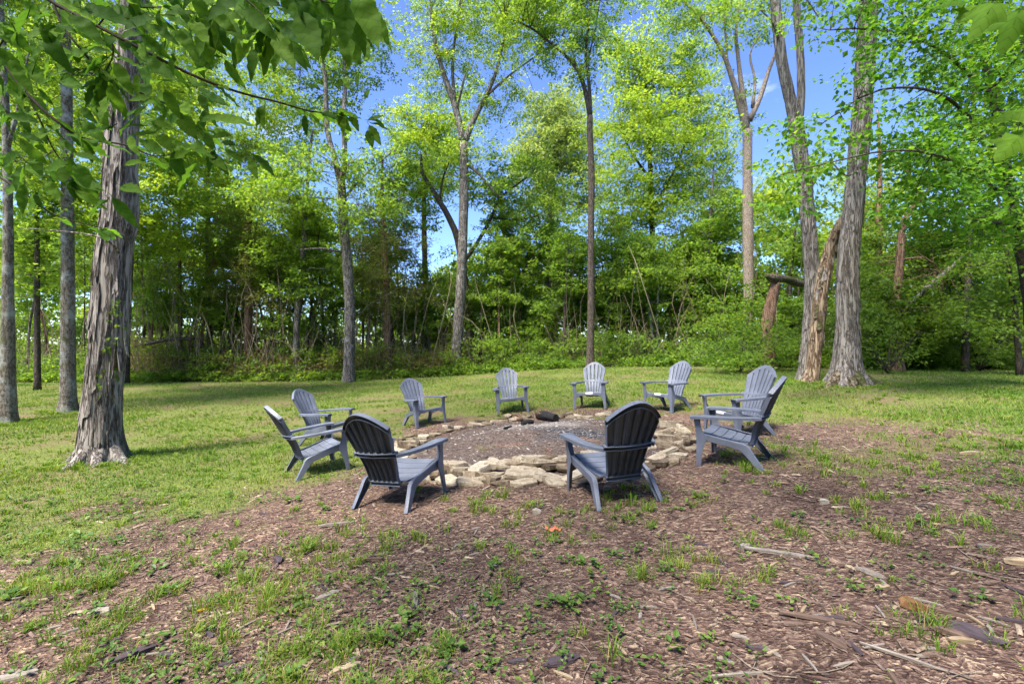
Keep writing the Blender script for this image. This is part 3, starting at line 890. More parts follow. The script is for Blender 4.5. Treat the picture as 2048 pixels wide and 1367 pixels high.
rg = np.random.default_rng(5)
def in_pit(x, y): return np.hypot(x - PIT[0], y - PIT[1]) < 2.0
def near_px(x, y):  # keep blades out of trunks
    return (np.hypot(x + 6.38, y - 7.05) < .30) | (np.hypot(x - 8.15, y - 11.1) < .45)

# mown lawn
n = 420000
u = rg.random(n)
y = 1.9 + (25.5 - 1.9) * u ** 1.25
x = (rg.random(n) * 2 - 1) * (1.0 + 1.28 * y)
k = lawn(x, y)
tl = tree_line(x)
patch = vnoise(x, y, 1.6, 14) * .5 + vnoise(x, y, .5, 15) * .5
dens = k * np.clip(.62 + .95 * patch, .05, 1)
ok = (rg.random(n) < dens) & (y < tl + .4 * vnoise(x, y, 1.1, 6)) & ~in_pit(x, y) & ~near_px(x, y)
x, y, patch = x[ok], y[ok], patch[ok]
dist = np.hypot(x, y)
P = np.stack([x, y, terr(x, y) - .004], 1)
hh = rg.uniform(.030, .070, len(x)) * (1 + .5 * np.clip(patch, -.5, 1)) * np.clip(.75 + dist / 40, .8, 1.3)
ww = rg.uniform(.004, .007, len(x)) * np.clip(dist / 5.0, .8, 3.2)
az_, le_ = rg.uniform(0, 6.28, len(x)), rg.uniform(.2, .9, len(x))
A = Acc(); nr_b = dist < 8.5
blades(A, P[nr_b], hh[nr_b], ww[nr_b], az_[nr_b], le_[nr_b])
fb = ~nr_b
tri_leaves(A, P[fb], np.stack([np.cos(az_) * le_, np.sin(az_) * le_, np.ones(len(x))], 1)[fb], np.stack([np.cos(az_ + .8), np.sin(az_ + .8), .2 + 0 * az_], 1)[fb], hh[fb], ww[fb] * 1.3)
LAWN_N = len(x)
tag(obj('lawn_grass', A.mesh('lawn_grass', m_grass)), 'short sunlit lawn grass beyond and beside the chairs', 'grass', kind='stuff')

# tufts of taller grass in the mulch and turf edge
T = []
for _ in range(11500):
    yy = 1.3 + 12.0 * rg.random() ** 1.6
    xx = (rg.random() * 2 - 1) * (1.4 + 1.25 * yy)
    kl = float(lawn(xx, yy)); cl = float(vnoise(xx, yy, .8, 31) * .5 + vnoise(xx, yy, 2.1, 32) * .5)
    pr = .02 + 1.15 * np.clip(cl - .05, 0, 1) + .15 * kl
    if xx < -.8 and yy < 4.2: pr += .14
    if xx > 2.2 and 3.0 < yy < 5.4: pr += .16
    if rg.random() < pr and not in_pit(xx, yy) and abs(math.hypot(xx - PIT[0], yy - PIT[1]) - 2.2) > .32: T.append((xx, yy))
for px, py in [(1500, 1090), (1570, 1060), (1380, 1110), (1425, 1170), (1525, 1160), (1290, 1160), (860, 1075), (790, 1070), (330, 1185), (400, 1220), (200, 1180), (75, 1250), (210, 1260), (240, 1230), (130, 1340), (570, 1190), (610, 1205), (520, 1155), (690, 1290), (720, 1300), (860, 1300), (905, 1280), (1690, 1010), (1760, 1060), (1930, 1050), (2000, 1000), (1880, 940), (1830, 920), (1500, 930), (1520, 945), (1750, 1000), (1350, 1130), (1110, 1070), (1030, 1040)]:
    q = gp(px, py)
    for _ in range(5): T.append((q[0] + rg.normal(0, .06), q[1] + rg.normal(0, .06)))
for bx_, by_, rb_ in ((-6.36, 7.05, .42), (8.15, 11.0, .55), (7.6, 11.75, .35), (8.4, 12.9, .4), (-12.7, 13.0, .4), (-12.4, 11.3, .4), (-7.9, 22.0, .4), (-3.15, 25.2, .45), (3.7, 21.6, .35)):
    for _ in range(70):
        a_ = rg.uniform(0, 6.28); r_ = rb_ + abs(rg.normal(0, .16))
        T.append((bx_ + math.cos(a_) * r_, by_ + math.sin(a_) * r_))
T = np.array(T)
nb = rg.integers(9, 28, len(T))
rep = np.repeat(np.arange(len(T)), nb)
az = rg.uniform(0, 6.28, len(rep))
rad = rg.uniform(0, .055, len(rep))
Px, Py = T[rep, 0] + np.cos(az) * rad, T[rep, 1] + np.sin(az) * rad
tall = np.clip(rg.lognormal(math.log(.068), .38, len(T)), .03, .16)[rep]
A = Acc(); blades(A, np.stack([Px, Py, terr(Px, Py) - .004], 1), tall * rg.uniform(.5, 1.1, len(rep)), rg.uniform(.0042, .0078, len(rep)) * np.clip(Py / 3.2, .9, 2), az + rg.normal(0, .4, len(rep)), rg.uniform(.25, 1.0, len(rep)))
dry = rg.random(len(T)) < .12
tag(obj('grass_tufts', A.mesh('grass_tufts', m_tuft)), 'loose tufts of green grass growing through the brown mulch', 'grass', kind='stuff')
# dry straw wisps
sel = rg.random(len(rep)) < .13
A = Acc(); blades(A, np.stack([Px, Py, terr(Px, Py)], 1)[sel], (tall * .8)[sel], np.full(sel.sum(), .0038), rg.uniform(0, 6.28, sel.sum()), rg.uniform(.7, 1.3, sel.sum()))
tag(obj('dry_grass', A.mesh('dry_grass', m_dry)), 'dry straw-coloured grass wisps among the green tufts', 'grass', kind='stuff')

# low broad-leaved weeds
n = 14000
y = 1.25 + 11 * rg.random(n) ** 1.5; x = (rg.random(n) * 2 - 1) * (1.4 + 1.25 * y)
cl = vnoise(x, y, .55, 41) * .55 + vnoise(x, y, 1.7, 42) * .45
lf = np.exp(-((x + 4.2) ** 2 / 3 + (y - 4.8) ** 2 / 5)) + .8 * np.exp(-((x - 4.6) ** 2 / 1.5 + (y - 3.9) ** 2 / .5)) + .9 * np.exp(-((x + 5.6) ** 2 / 5 + (y - 7) ** 2 / 7)) + .5 * np.exp(-((x + 1.2) ** 2 / 4 + (y - 2.6) ** 2 / 1.2))
ok = (rg.random(n) < np.clip(.05 + .55 * cl + .75 * lf, 0, 1)) & ~in_pit(x, y) & ~near_px(x, y)
x, y = x[ok], y[ok]
per = 9
a = rg.uniform(0, 6.28, (len(x), per)); r = rg.uniform(.0, .045, (len(x), per))
C = np.stack([x[:, None] + np.cos(a) * r, y[:, None] + np.sin(a) * r, 0 * a], -1)
C[..., 2] = terr(C[..., 0], C[..., 1]) + rg.uniform(.004, .05, a.shape)
D = np.stack([np.cos(a), np.sin(a), rg.uniform(.0, .7, a.shape)], -1)
Nn = np.stack([rg.normal(0, .25, a.shape), rg.normal(0, .25, a.shape), np.ones(a.shape)], -1)
szs = (rg.lognormal(math.log(.022), .38, (len(x), 1)) * rg.uniform(.7, 1.2, a.shape)).ravel()
A = Acc(); leaves(A, C.reshape(-1, 3), D.reshape(-1, 3), Nn.reshape(-1, 3), szs, szs * .7)
tag(obj('ground_weeds', A.mesh('ground_weeds', m_weed)), 'low broad-leaved weeds scattered over mulch and lawn edge', 'weeds', kind='stuff')

# wood mulch: loose chips and shreds
m_mulch = chip_mat('mulch_chips', [(0.064, 0.040, 0.033), (0.14, 0.088, 0.069), (0.10, 0.066, 0.058), (0.22, 0.148, 0.107), (0.165, 0.114, 0.094), (0.30, 0.215, 0.15), (0.08, 0.054, 0.047), (0.40, 0.31, 0.22)], scale=60)
def tents(acc, P, ln, wd, ht, az, pitch):
    n = len(P)
    d = np.stack([np.cos(az) * np.cos(pitch), np.sin(az) * np.cos(pitch), np.sin(pitch)], 1)
    s = np.stack([-np.sin(az), np.cos(az), 0 * az], 1); z = np.cross(d, s)
    ln, wd, ht = ln[:, None], wd[:, None], ht[:, None]
    rl = np.random.default_rng(n + 1).uniform(.25, .45, (n, 2))
    V = np.stack([P - d * ln * .5 - s * wd * .5, P + d * ln * .42 - s * wd * .5, P + d * ln * .5 + s * wd * .5, P - d * ln * .44 + s * wd * .5,
                  P - d * ln * rl[:, :1] + z * ht + s * wd * .1, P + d * ln * rl[:, 1:] + z * ht - s * wd * .1], 1).reshape(-1, 3)
    k = np.arange(n)[:, None] * 6
    acc.add(V, np.concatenate([k + [1, 2, 5], k + [3, 0, 4]], 0), np.concatenate([k + [0, 1, 5, 4], k + [2, 3, 4, 5]], 0))
n = 105000
y = 1.2 + 8.2 * rg.random(n) ** 1.7
x = (rg.random(n) * 2 - 1) * (1.0 + 1.22 * y)
clm = .55 + .6 * vnoise(x, y, .7, 81) + .45 * vnoise(x, y, 2.2, 82)
ok = (rg.random(n) < np.clip(1.05 - lawn(x, y), .04, 1) * np.clip(clm, .12, 1)) & (np.hypot(x - PIT[0], y - PIT[1]) > 1.95)
x, y = x[ok], y[ok]
sc_f = np.clip(.75 + y / 9, .8, 1.6)
ln = rg.lognormal(math.log(.0165), .70, len(x)) * sc_f; ln = np.minimum(ln, .14); wd = np.clip(ln * rg.uniform(.12, .36, len(x)), .004, .02)
A = Acc(); tents(A, np.stack([x, y, terr(x, y) + rg.uniform(0, .010, len(x))], 1), ln, wd, wd * rg.uniform(.25, .6, len(x)), rg.normal(.25, 1.0, len(x)), rg.normal(0, .14, len(x)))
tag(obj('wood_mulch', A.mesh('wood_mulch', m_mulch)), 'dark brown shredded wood mulch covering the foreground', 'mulch', kind='stuff')
# small bits on the ash
n = 2600
a = rg.uniform(0, 6.28, n); r = 1.95 * np.sqrt(rg.random(n)); x, y = PIT[0] + r * np.cos(a), PIT[1] + r * np.sin(a)
m_ashbit = chip_mat('ash_bits', [(0.02, 0.02, 0.022), (0.12, 0.09, 0.08), (0.34, 0.30, 0.27), (0.05, 0.04, 0.04), (0.22, 0.17, 0.14), (0.46, 0.42, 0.38)], scale=60)
ln = rg.lognormal(math.log(.028), .55, n); wd = np.clip(ln * rg.uniform(.15, .4, n), .004, .02)
A = Acc(); tents(A, np.stack([x, y, ash_h(x, y)], 1), ln, wd, wd * .5, rg.uniform(0, 3.14, n), rg.normal(0, .2, n))
tag(obj('ash_splinters', A.mesh('ash_splinters', m_ashbit)), 'pale and blackened splinters strewn over the ash bed', 'splinters', kind='stuff')
# thin twigs strewn over the mulch
m_twig = chip_mat('twig_wood', [(0.16, 0.12, 0.09), (0.26, 0.21, 0.16), (0.10, 0.07, 0.055)], scale=40)
A = Acc()
for _ in range(430):
    yy = 1.3 + 5.5 * rg.random() ** 1.6; xx = (rg.random() * 2 - 1) * (1.0 + 1.2 * yy)
    if lawn(xx, yy) > .6 or np.hypot(xx - PIT[0], yy - PIT[1]) < 2.5: continue
    l = rg.uniform(.06, .30); t = rg.normal(.3, .9); bd = rg.normal(0, .12)
    rows = []
    for s in (-.5, -.15, .2, .5):
        X = xx + math.cos(t + bd * s * 3) * l * s; Y = yy + math.sin(t + bd * s * 3) * l * s
        rows.append([X, Y, tz(X, Y) + .008 + abs(s) * .004, rg.uniform(.0012, .0030)])
    tube(A, rows, ns=4, cap=False)
tag(obj('loose_twigs', A.mesh('loose_twigs', m_twig, smooth=True)), 'thin grey-brown twigs strewn over the mulch', 'twigs', kind='stuff')
# ------------------------------------------------------------------ trees
m_bright = leaf_mat('sunlit_leaves', (0.135, 0.235, 0.030), (0.225, 0.34, 0.042), (0.345, 0.43, 0.07), trans=.62, nscale=.35)
m_mid = leaf_mat('green_leaves', (0.09, 0.175, 0.028), (0.155, 0.265, 0.038), (0.26, 0.36, 0.055), trans=.62, nscale=.4)
m_maple = leaf_mat('maple_leaves', (0.055, 0.15, 0.018), (0.10, 0.23, 0.024), (0.18, 0.31, 0.030), trans=.55, nscale=.5)
m_shrub = leaf_mat('shrub_leaves', (0.075, 0.14, 0.024), (0.13, 0.225, 0.032), (0.215, 0.305, 0.048), trans=.58, nscale=.5)
m_cedar = leaf_mat('cedar_needles', (0.075, 0.10, 0.028), (0.135, 0.165, 0.042), (0.21, 0.225, 0.06), trans=.5, nscale=.6)
m_pale = leaf_mat('pale_leaves', (0.14, 0.21, 0.06), (0.24, 0.32, 0.095), (0.35, 0.42, 0.15), trans=.45, nscale=.5)
m_far = leaf_mat('far_leaves', (0.11, 0.19, 0.025), (0.19, 0.29, 0.035), (0.30, 0.38, 0.05), trans=.6, nscale=.18)
b_hick = bark_mat('shaggy_hickory_bark', (0.070, 0.056, 0.048), (0.185, 0.155, 0.133), (0.30, 0.265, 0.235), scale=8.0, stretch=.09, lichen=.42, bump=.8, lichen_col=(0.33, 0.32, 0.29))
b_grey = bark_mat('grey_bark', (0.036, 0.030, 0.025), (0.108, 0.092, 0.077), (0.215, 0.19, 0.163), scale=7, stretch=.22, lichen=.35, bump=.6)
b_lich = bark_mat('lichen_bark', (0.045, 0.038, 0.028), (0.11, 0.092, 0.068), (0.20, 0.17, 0.13), scale=8, stretch=.3, lichen=.85, bump=.5, lichen_col=(0.36, 0.37, 0.34), moss=.25)
b_dark = bark_mat('dark_bark', (0.022, 0.017, 0.013), (0.060, 0.047, 0.036), (0.11, 0.09, 0.07), scale=9, stretch=.3, bump=.5)
b_pale = bark_mat('pale_brown_bark', (0.08, 0.056, 0.04), (0.185, 0.140, 0.105), (0.30, 0.25, 0.20), scale=10, stretch=.35, bump=.4)
b_red = bark_mat('red_cedar_bark', (0.055, 0.028, 0.016), (0.155, 0.085, 0.052), (0.26, 0.165, 0.11), scale=9, stretch=.08, bump=.5)
b_snag = bark_mat('bare_rotten_wood', (0.085, 0.050, 0.030), (0.22, 0.148, 0.092), (0.34, 0.255, 0.175), scale=7, stretch=.10, bump=.9, lichen=.3, lichen_col=(0.30, 0.26, 0.21))
b_moss = bark_mat('mossy_dead_bark', (0.025, 0.018, 0.012), (0.085, 0.065, 0.04), (0.20, 0.16, 0.11), scale=6, stretch=1., moss=.7, bump=.7)

rt = np.random.default_rng(99)
def stretch(px): return math.sqrt(1 + ((px - CX) / F) ** 2)

class Tree:
    def __init__(s, name, label, d, base_px, bark, leafm, group=None, cat='tree', seed=None, base=None):
        s.d, s.name, s.bark, s.leafm = d, name, bark, leafm
        x = (base_px - CX) / F * d
        s.base = np.array([x, d, tz(x, d)]) if base is None else np.array(base, float)
        s.root = empty(name, s.base)
        tag(s.root, label, cat, group)
        s.A = Acc(); s.Lf = Acc()
        s.nodes = []
        s.seed = seed if seed is not None else int(abs(x) * 13 + d * 7) % 97
        s.rng = np.random.default_rng(s.seed + 1000)
        s.path = None
        s.trunk_o = None
    def pt(s, px, py, dd=0, w=None):
        p = at(px, py, s.d + dd)
        return p if w is None else np.array([*p, w / 2 * (s.d + dd) / F / stretch(px)])
    def trunk(s, pts, ns=14, step=.35, ridges=.03, rough=.06, flare=.5, flare_h=.35):
        """pts: (px, py, width px[, dd]); the first one stands on the ground"""
        P = [s.pt(q[0], q[1], q[3] if len(q) > 3 else 0, q[2]) for q in pts]
        P[0][:3] = s.base - np.array([0, 0, .12])
        Q = tube(s.A, P, ns=ns, step=step, ridges=ridges, rough=rough, flare=flare, flare_h=flare_h, seed=s.seed)
        s.path = Q
        s.nodes += [q for q in Q if q[2] > s.base[2] + 1.5]
        return s
    def limb(s, pts, ns=7, step=.5, rough=.08):
        P = [s.pt(q[0], q[1], q[3] if len(q) > 3 else 0, q[2]) for q in pts]
        Q = tube(s.A, P, ns=ns, step=step, rough=rough, seed=s.seed + len(s.nodes))
        s.nodes += list(Q)
        return s
    def auto(s, n, h0, h1, reach, r=.05, up=.6):
        """side limbs between two heights (fractions of the trunk)"""
        Q = s.path
        for k in range(n):
            f = s.rng.uniform(h0, h1); q = Q[int(f * (len(Q) - 1))]
            a = s.rng.uniform(0, 6.28); l = reach * s.rng.uniform(.5, 1.1)
            dv = np.array([math.cos(a), math.sin(a), up * s.rng.uniform(.3, 1.2)])
            p1 = q[:3] + dv * l * .5 + s.rng.normal(0, .08 * l, 3); p2 = q[:3] + dv * l + np.array([0, 0, .15 * l]) + s.rng.normal(0, .1 * l, 3)
            rr = min(r, q[3] * .6) * s.rng.uniform(.6, 1)
            W = tube(s.A, [[*q[:3], rr], [*p1, rr * .65], [*p2, rr * .25]], ns=5, n=4, rough=.05, seed=k)
            s.nodes += list(W)
        return s
    def crown(s, blobs, leaf=.15, L=38, Rs=.62, dens=1.0, asp=.58, up=.55, flat=.16, twigs=.7, droop=.0, shell=.5):
        """blobs: (px, py, rx px, ry px, dd[, weight])"""
        for b in blobs:
            px, py, rx, ry, dd = b[:5]; wt = b[5] if len(b) > 5 else 1
            d = s.d + dd
            c = at(px, py, d); ax = rx * d / F / stretch(px) ** .5; az = ry * d / F
            n = max(2, int(dens * wt * math.pi * ax * az / (.95 * Rs * Rs) * 3.2))
            v = unit(s.rng.normal(0, 1, (n, 3))); rad = np.where(s.rng.random(n) < .60, s.rng.random(n) ** .36, s.rng.uniform(.8, 1.7, n))
            C = c + v * rad[:, None] * np.array([ax, ax * .85, az])
            C += s.rng.normal(0, .12 * Rs, C.shape)
            C = C[C[:, 2] > terr(C[:, 0], C[:, 1]) + .2]
            if s.nodes:
                NN = np.array(s.nodes)
                j = int(np.argmin(((NN[:, :3] - c) ** 2).sum(1))); q = NN[j]
                gap_ = np.linalg.norm(q[:3] - c)
                if gap_ > .8 * ax and twigs:
                    mid = (q[:3] + c) / 2 + np.array([0, 0, .12 * gap_]) + s.rng.normal(0, .06 * gap_, 3)
                    r0 = min(q[3] * .55, .012 + .011 * gap_)
                    W = tube(s.A, [[*q[:3], r0], [*mid, r0 * .7], [*c, r0 * .35]], ns=5, n=5, rough=.06, seed=n)
                    s.nodes += list(W)
                    NN = np.array(s.nodes)
                if twigs:
                    for c1 in C[s.rng.random(len(C)) < twigs]:
                        j = int(np.argmin(((NN[:, :3] - c1) ** 2).sum(1))); q = NN[j]
                        g = np.linalg.norm(q[:3] - c1)
                        if g > 3.5: continue
                        r0 = min(q[3] * .6, .006 + .006 * g)
                        mid = (q[:3] + c1) / 2 + np.array([0, 0, .08 * g]) + s.rng.normal(0, .07 * g, 3)
                        tube(s.A, [[*q[:3], r0], [*mid, r0 * .75], [*c1, r0 * .4]], ns=3, cap=False)
            far = s.d > 17
            sprays(s.Lf, C, Rs, s.rng, L=int(L * (1.9 if far else 1.25)), leaf=leaf * (1.0 if far else .9), asp=asp, up=up, flat=flat, droop=droop, tri=far)
        return s
    def done(s, sharp=None):
        if s.A.n:
            s.trunk_o = obj('trunk', s.A.mesh('trunk', s.bark, origin=s.base, smooth=True, sharp=sharp), s.root)
        if s.Lf.n:
            tag(obj('crown', s.Lf.mesh('crown', s.leafm, origin=s.base), s.root), kind='stuff')
        return s

def bark_plates(t, n, h0, h1, w=(.07, .15), ln=(.25, .6), off=.012, lift=(.02, .06), mats=None, side=(math.pi, 2 * math.pi), seed=1):
    """loose bark strips: fixed at the top, curling away below"""
    g = np.random.default_rng(seed)
    Q = t.path
    zz = Q[:, 2] - t.base[2]
    for k in range(n):
        h = g.uniform(h0, h1); a0 = g.uniform(*side); l = g.uniform(*ln)
        c = np.array([np.interp(h, zz, Q[:, i]) for i in range(4)])
        wa = g.uniform(*w) / c[3]; lf = g.uniform(*lift)
        tap = g.uniform(.12, .9)
        ia = np.linspace(-.5, .5, 4); il = np.linspace(0, 1, 5)
        fr, bk = [], []
        for v in il:
            hh = h - v * l
            cc = np.array([np.interp(hh, zz, Q[:, i]) for i in range(4)])
            ww = wa * (1 - (1 - tap) * v) * (.75 if v == 0 else 1)
            rad = cc[3] * (1 + .55 * math.exp(-max(hh, 0) / .3) * .4) + off + lf * v ** 2.2
            for u_ in ia:
                jz = (g.uniform(-.14, .10) * l if v in (0, 1) else 0)
                aa = a0 + u_ * ww + g.normal(0, .01)
                rr_ = rad + abs(u_) * .012
                fr.append([cc[0] + math.cos(aa) * rr_, cc[1] + math.sin(aa) * rr_, t.base[2] + hh + jz])
                bk.append([cc[0] + math.cos(aa) * (rr_ - .010), cc[1] + math.sin(aa) * (rr_ - .010), t.base[2] + hh + jz])
        V = np.array(fr + bk); m = len(fr)
        f4 = []
        for i_ in range(4):
            for j_ in range(3):
                q = i_ * 4 + j_
                f4.append([q, q + 4, q + 5, q + 1]); f4.append([m + q, m + q + 1, m + q + 5, m + q + 4])
        for i_ in range(4):
            q = i_ * 4; f4.append([q, m + q, m + q + 4, q + 4]); q += 3; f4.append([q, q + 4, m + q + 4, m + q])
        for j_ in range(3):
            q = 16 + j_; f4.append([q, m + q, m + q + 1, q + 1])
        A = Acc(); A.add(V, None, f4)
        mat = t.bark if mats is None else mats[g.integers(0, len(mats))]
        obj('bark_plate', A.mesh('bark_plate', mat, origin=t.base, smooth=True, sharp=40), t.trunk_o)

b_plate2 = bark_mat('weathered_bark_plate', (0.075, 0.061, 0.052), (0.178, 0.150, 0.129), (0.285, 0.25, 0.22), scale=7, stretch=.12, lichen=.3, bump=.7, lichen_col=(0.34, 0.33, 0.30))

# --- the big shaggy hickory at the left
t = Tree('hickory_tree', 'large shaggy-barked hickory standing nearest at the left, peeling bark strips', 7.05, 206, b_hick, m_mid, seed=3)
t.trunk([(206, 925, 92), (204, 850, 84), (210, 750, 79), (221, 650, 82), (229, 500, 75), (241, 430, 73), (244, 260, 67), (262, 100, 62), (271, 0, 58), (285, -200, 50), (300, -500, 38), (310, -800, 24)], ns=40, step=.09, ridges=.022, rough=.085, flare=.62, flare_h=.24)
for pts in ([(300, -450, 22), (180, -620, 14, -1), (60, -760, 8, -2)], [(300, -520, 22), (420, -650, 14, 1), (560, -760, 8, 1.5)], [(305, -600, 18), (330, -780, 12, -1.5), (380, -950, 6, -2.5)], [(236, 505, 9, -.4), (215, 480, 6, -.7), (160, 466, 4, -.7), (40, 455, 2, -.7)]):
    t.limb(pts)
t.crown([(60, -1000, 380, 220, -2.8), (540, -780, 320, 160, -.5), (330, -960, 380, 190, -1.5), (330, -700, 300, 130, 1.0), (800, -1150, 400, 220, -2.8)], leaf=.2, L=30, Rs=.75, dens=.28)
t.done()
bark_plates(t, 95, .5, 6.3, w=(.04, .13), ln=(.35, 1.1), off=.006, lift=(.0, .04), mats=[b_hick, b_hick, b_plate2], seed=4)
HR = Acc()
for rx, ry, ln in ((1, -.35, .45), (-1, -.3, .35), (-.2, -1, .40), (.55, -.9, .30), (-.7, .6, .4)):
    b = t.base; dv = unit(np.array([rx, ry, 0.]))
    p0 = b + dv * .16 + [0, 0, .22]; p1 = b + dv * (.24 + ln * .35); p2 = b + dv * (.24 + ln)
    p1[2] = tz(p1[0], p1[1]) + .03; p2[2] = tz(p2[0], p2[1]) - .06
    tube(HR, [[*p0, .12], [*p1, .075], [*p2, .03]], ns=10, n=6, rough=.2, seed=int(ln * 100))
obj('roots', HR.mesh('roots', b_hick, origin=t.base, smooth=True), t.root)
# long hanging strips on its right side
bark_plates(t, 7, 2.0, 3.2, w=(.03, .06), ln=(.6, 1.0), lift=(.06, .14), mats=[b_plate2], side=(5.4, 6.1), seed=8)

g = np.random.default_rng(5)
hz_ = g.uniform(.15, 3.3, 240); aa_ = g.uniform(5.2, 6.3, 240) + .25 * np.sin(hz_ * 3)
cc_ = np.stack([np.interp(hz_, t.path[:, 2] - t.base[2], t.path[:, i]) for i in range(4)], 1)
rad_ = cc_[:, 3] * (1 + .5 * np.exp(-hz_ / .24)) + g.uniform(.01, .06, 240)
C = np.stack([cc_[:, 0] + np.cos(aa_) * rad_, cc_[:, 1] + np.sin(aa_) * rad_, t.base[2] + hz_], 1)
keep_ = vnoise(hz_ * 1.0, aa_, 1.6, 3) > -.1
A = Acc(); D_ = np.stack([np.cos(aa_) * .3, np.sin(aa_) * .3, -1 + g.normal(0, .5, 240)], 1); N_ = np.stack([np.cos(aa_), np.sin(aa_), .4 + 0 * aa_], 1) + g.normal(0, .2, (240, 3))
leaves(A, C[keep_], D_[keep_], N_[keep_], g.uniform(.04, .075, keep_.sum()), g.uniform(.035, .06, keep_.sum()))
tag(obj('ivy', A.mesh('ivy', m_shrub, origin=t.base), t.root), kind='stuff')

# --- unseen tree added behind the viewer's left shoulder to shade the near chairs
sb = np.array([-3.6, -2.2, tz(-3.6, -2.2)])
t = Tree('unseen_shade_tree', 'unseen leafy tree added behind the viewer to shade the near mulch', 2.0, 0, b_grey, m_mid, base=sb, seed=61)
t.path = tube(t.A, [[*(sb - [0, 0, .1]), .26], [*(sb + [.1, .1, 3]), .22], [*(sb + [.3, .4, 6]), .17], [*(sb + [.6, 1.0, 9]), .09]], ns=12, step=.5, rough=.05, flare=.5)
t.nodes += list(t.path[len(t.path) // 2:])
for bx, by_, bz, br in ((-3.4, -1.0, 8.6, 2.2), (-1.6, .2, 8.8, 2.2), (-2.6, 1.4, 9.4, 2.0), (.2, -.6, 9.0, 2.2), (-.6, 1.2, 9.6, 2.0), (1.9, .2, 9.6, 2.0), (1.0, -2.2, 9.0, 2.0)):
    c = np.array([bx, by_, bz]); q = np.array(t.nodes)[-3]
    W = tube(t.A, [[*q[:3], .06], [*((q[:3] + c) / 2 + [0, 0, .4]), .04], [*c, .015]], ns=5, n=4)
    v = unit(t.rng.normal(0, 1, (10, 3))) * (t.rng.random((10, 1)) ** .4) * np.array([br, br, br * .4])
    sprays(t.Lf, c + v, .7, t.rng, L=34, leaf=.2)
t.done()

# --- two trunks at the far left
t = Tree('lichen_trunk_tree', 'straight lichen-spotted tree right of the leftmost trunk, behind the big hickory', 13.0, 135, b_lich, m_bright)
t.trunk([(135, 823, 44), (136, 780, 34), (136, 600, 30), (135, 430, 28), (133, 180, 25), (128, 0, 22), (120, -200, 16), (118, -420, 8)], ns=22, step=.2, ridges=.008, rough=.05, flare=.45, flare_h=.25)
t.auto(7, .55, .95, 3.0)
t.crown([(120, 60, 190, 110, 1), (30, 200, 110, 90, 2), (300, 130, 110, 80, 2.5), (100, -160, 260, 130, 0), (330, -60, 160, 90, 2), (200, 250, 110, 70, 3), (60, 330, 90, 60, 3)], leaf=.13, Rs=.6, dens=1.0)
t.done()
t = Tree('lichen_trunk_tree', 'lichen-grey tree trunk cut by the left edge of the view', 11.3, 14, b_lich, m_mid)
t.trunk([(14, 845, 46), (16, 780, 36), (16, 600, 27), (16, 430, 22), (12, 250, 18), (4, 60, 15), (-10, -150, 10)], ns=20, step=.2, ridges=.008, rough=.05, flare=.4, flare_h=.25)
t.limb([(14, 300, 12), (40, 200, 9), (60, 90, 5)]).limb([(15, 360, 8), (60, 330, 5), (110, 300, 3)])
t.crown([(10, 60, 120, 100, 1.5), (-80, 250, 150, 120, 1), (60, 330, 80, 60, 1), (-60, -120, 200, 120, 0)], leaf=.12, Rs=.5, dens=.9)
t.done()

# --- middle distance
t = Tree('forked_tree', 'grey double-stemmed tree at the lawn edge behind the left chairs', 22.0, 698, b_grey, m_mid)
t.trunk([(698, 765, 25), (698, 730, 22), (699, 600, 21), (688, 450, 19), (682, 360, 17)], ns=14, flare=.5)
t.limb([(682, 365, 16), (668, 310, 12), (655, 260, 11), (650, 150, 9), (640, 60, 7), (632, -60, 4)]).limb([(683, 362, 14), (690, 320, 11), (688, 240, 10), (690, 150, 8, .5), (684, 20, 5, .8)])
t.limb([(690, 505, 7), (640, 497, 5, -.5), (600, 500, 3, -1)]).limb([(684, 400, 6), (740, 340, 4, 1), (790, 300, 3, 1)])
t.crown([(640, 30, 120, 80, 1, .8), (600, 140, 80, 60, 2, .7), (700, 150, 60, 70, 1, .7), (660, 335, 110, 28, -1, 1.1), (580, 400, 90, 50, 0), (730, 420, 70, 40, -1, .6), (720, 60, 70, 60, 2, .8)], leaf=.14, Rs=.6, dens=.8)
t.done()
t = Tree('forked_tree', 'tall grey tree forking into a wide V against the blue sky, centre left', 25.2, 911, b_grey, m_bright)
t.trunk([(911, 748, 27), (914, 700, 22), (920, 600, 20), (926, 480, 19), (928, 350, 18), (928, 285, 17)], ns=14, flare=.55)
t.limb([(927, 290, 15), (912, 220, 13), (898, 180, 12), (880, 125, 9), (866, 60, 8), (861, 0, 6), (855, -80, 3)]).limb([(929, 285, 13), (945, 245, 11), (970, 195, 9), (990, 150, 7), (1005, 90, 5), (1015, 40, 3)])
t.limb([(910, 210, 8), (905, 130, 6, .5), (915, 40, 4, .8), (930, -60, 2, 1)]).limb([(975, 190, 6), (1020, 150, 4), (1075, 110, 3)]).limb([(912, 225, 6), (930, 150, 4, -.6)])
t.limb([(930, 325, 6), (960, 350, 5), (985, 380, 4), (1000, 395, 3)])
t.crown([(950, 50, 110, 80, 1), (870, 70, 60, 70, 0, .8), (1030, 60, 60, 60, 0, .8), (900, 150, 70, 50, 1, .55), (1000, 160, 60, 50, 0, .5), (1005, 220, 50, 35, 1, .6), (930, -60, 150, 60, 0), (955, 290, 60, 35, 0, .5)], leaf=.125, Rs=.55, dens=.50)
t.done()
t = Tree('crooked_tree', 'dark crooked tree with curving limbs just behind the tall V-forked tree', 27.0, 944, b_dark, m_mid)
t.trunk([(944, 742, 22), (938, 650, 17), (928, 560, 16), (916, 480, 14), (895, 430, 12), (868, 385, 10), (845, 345, 7), (842, 310, 5)], ns=12, flare=.4)
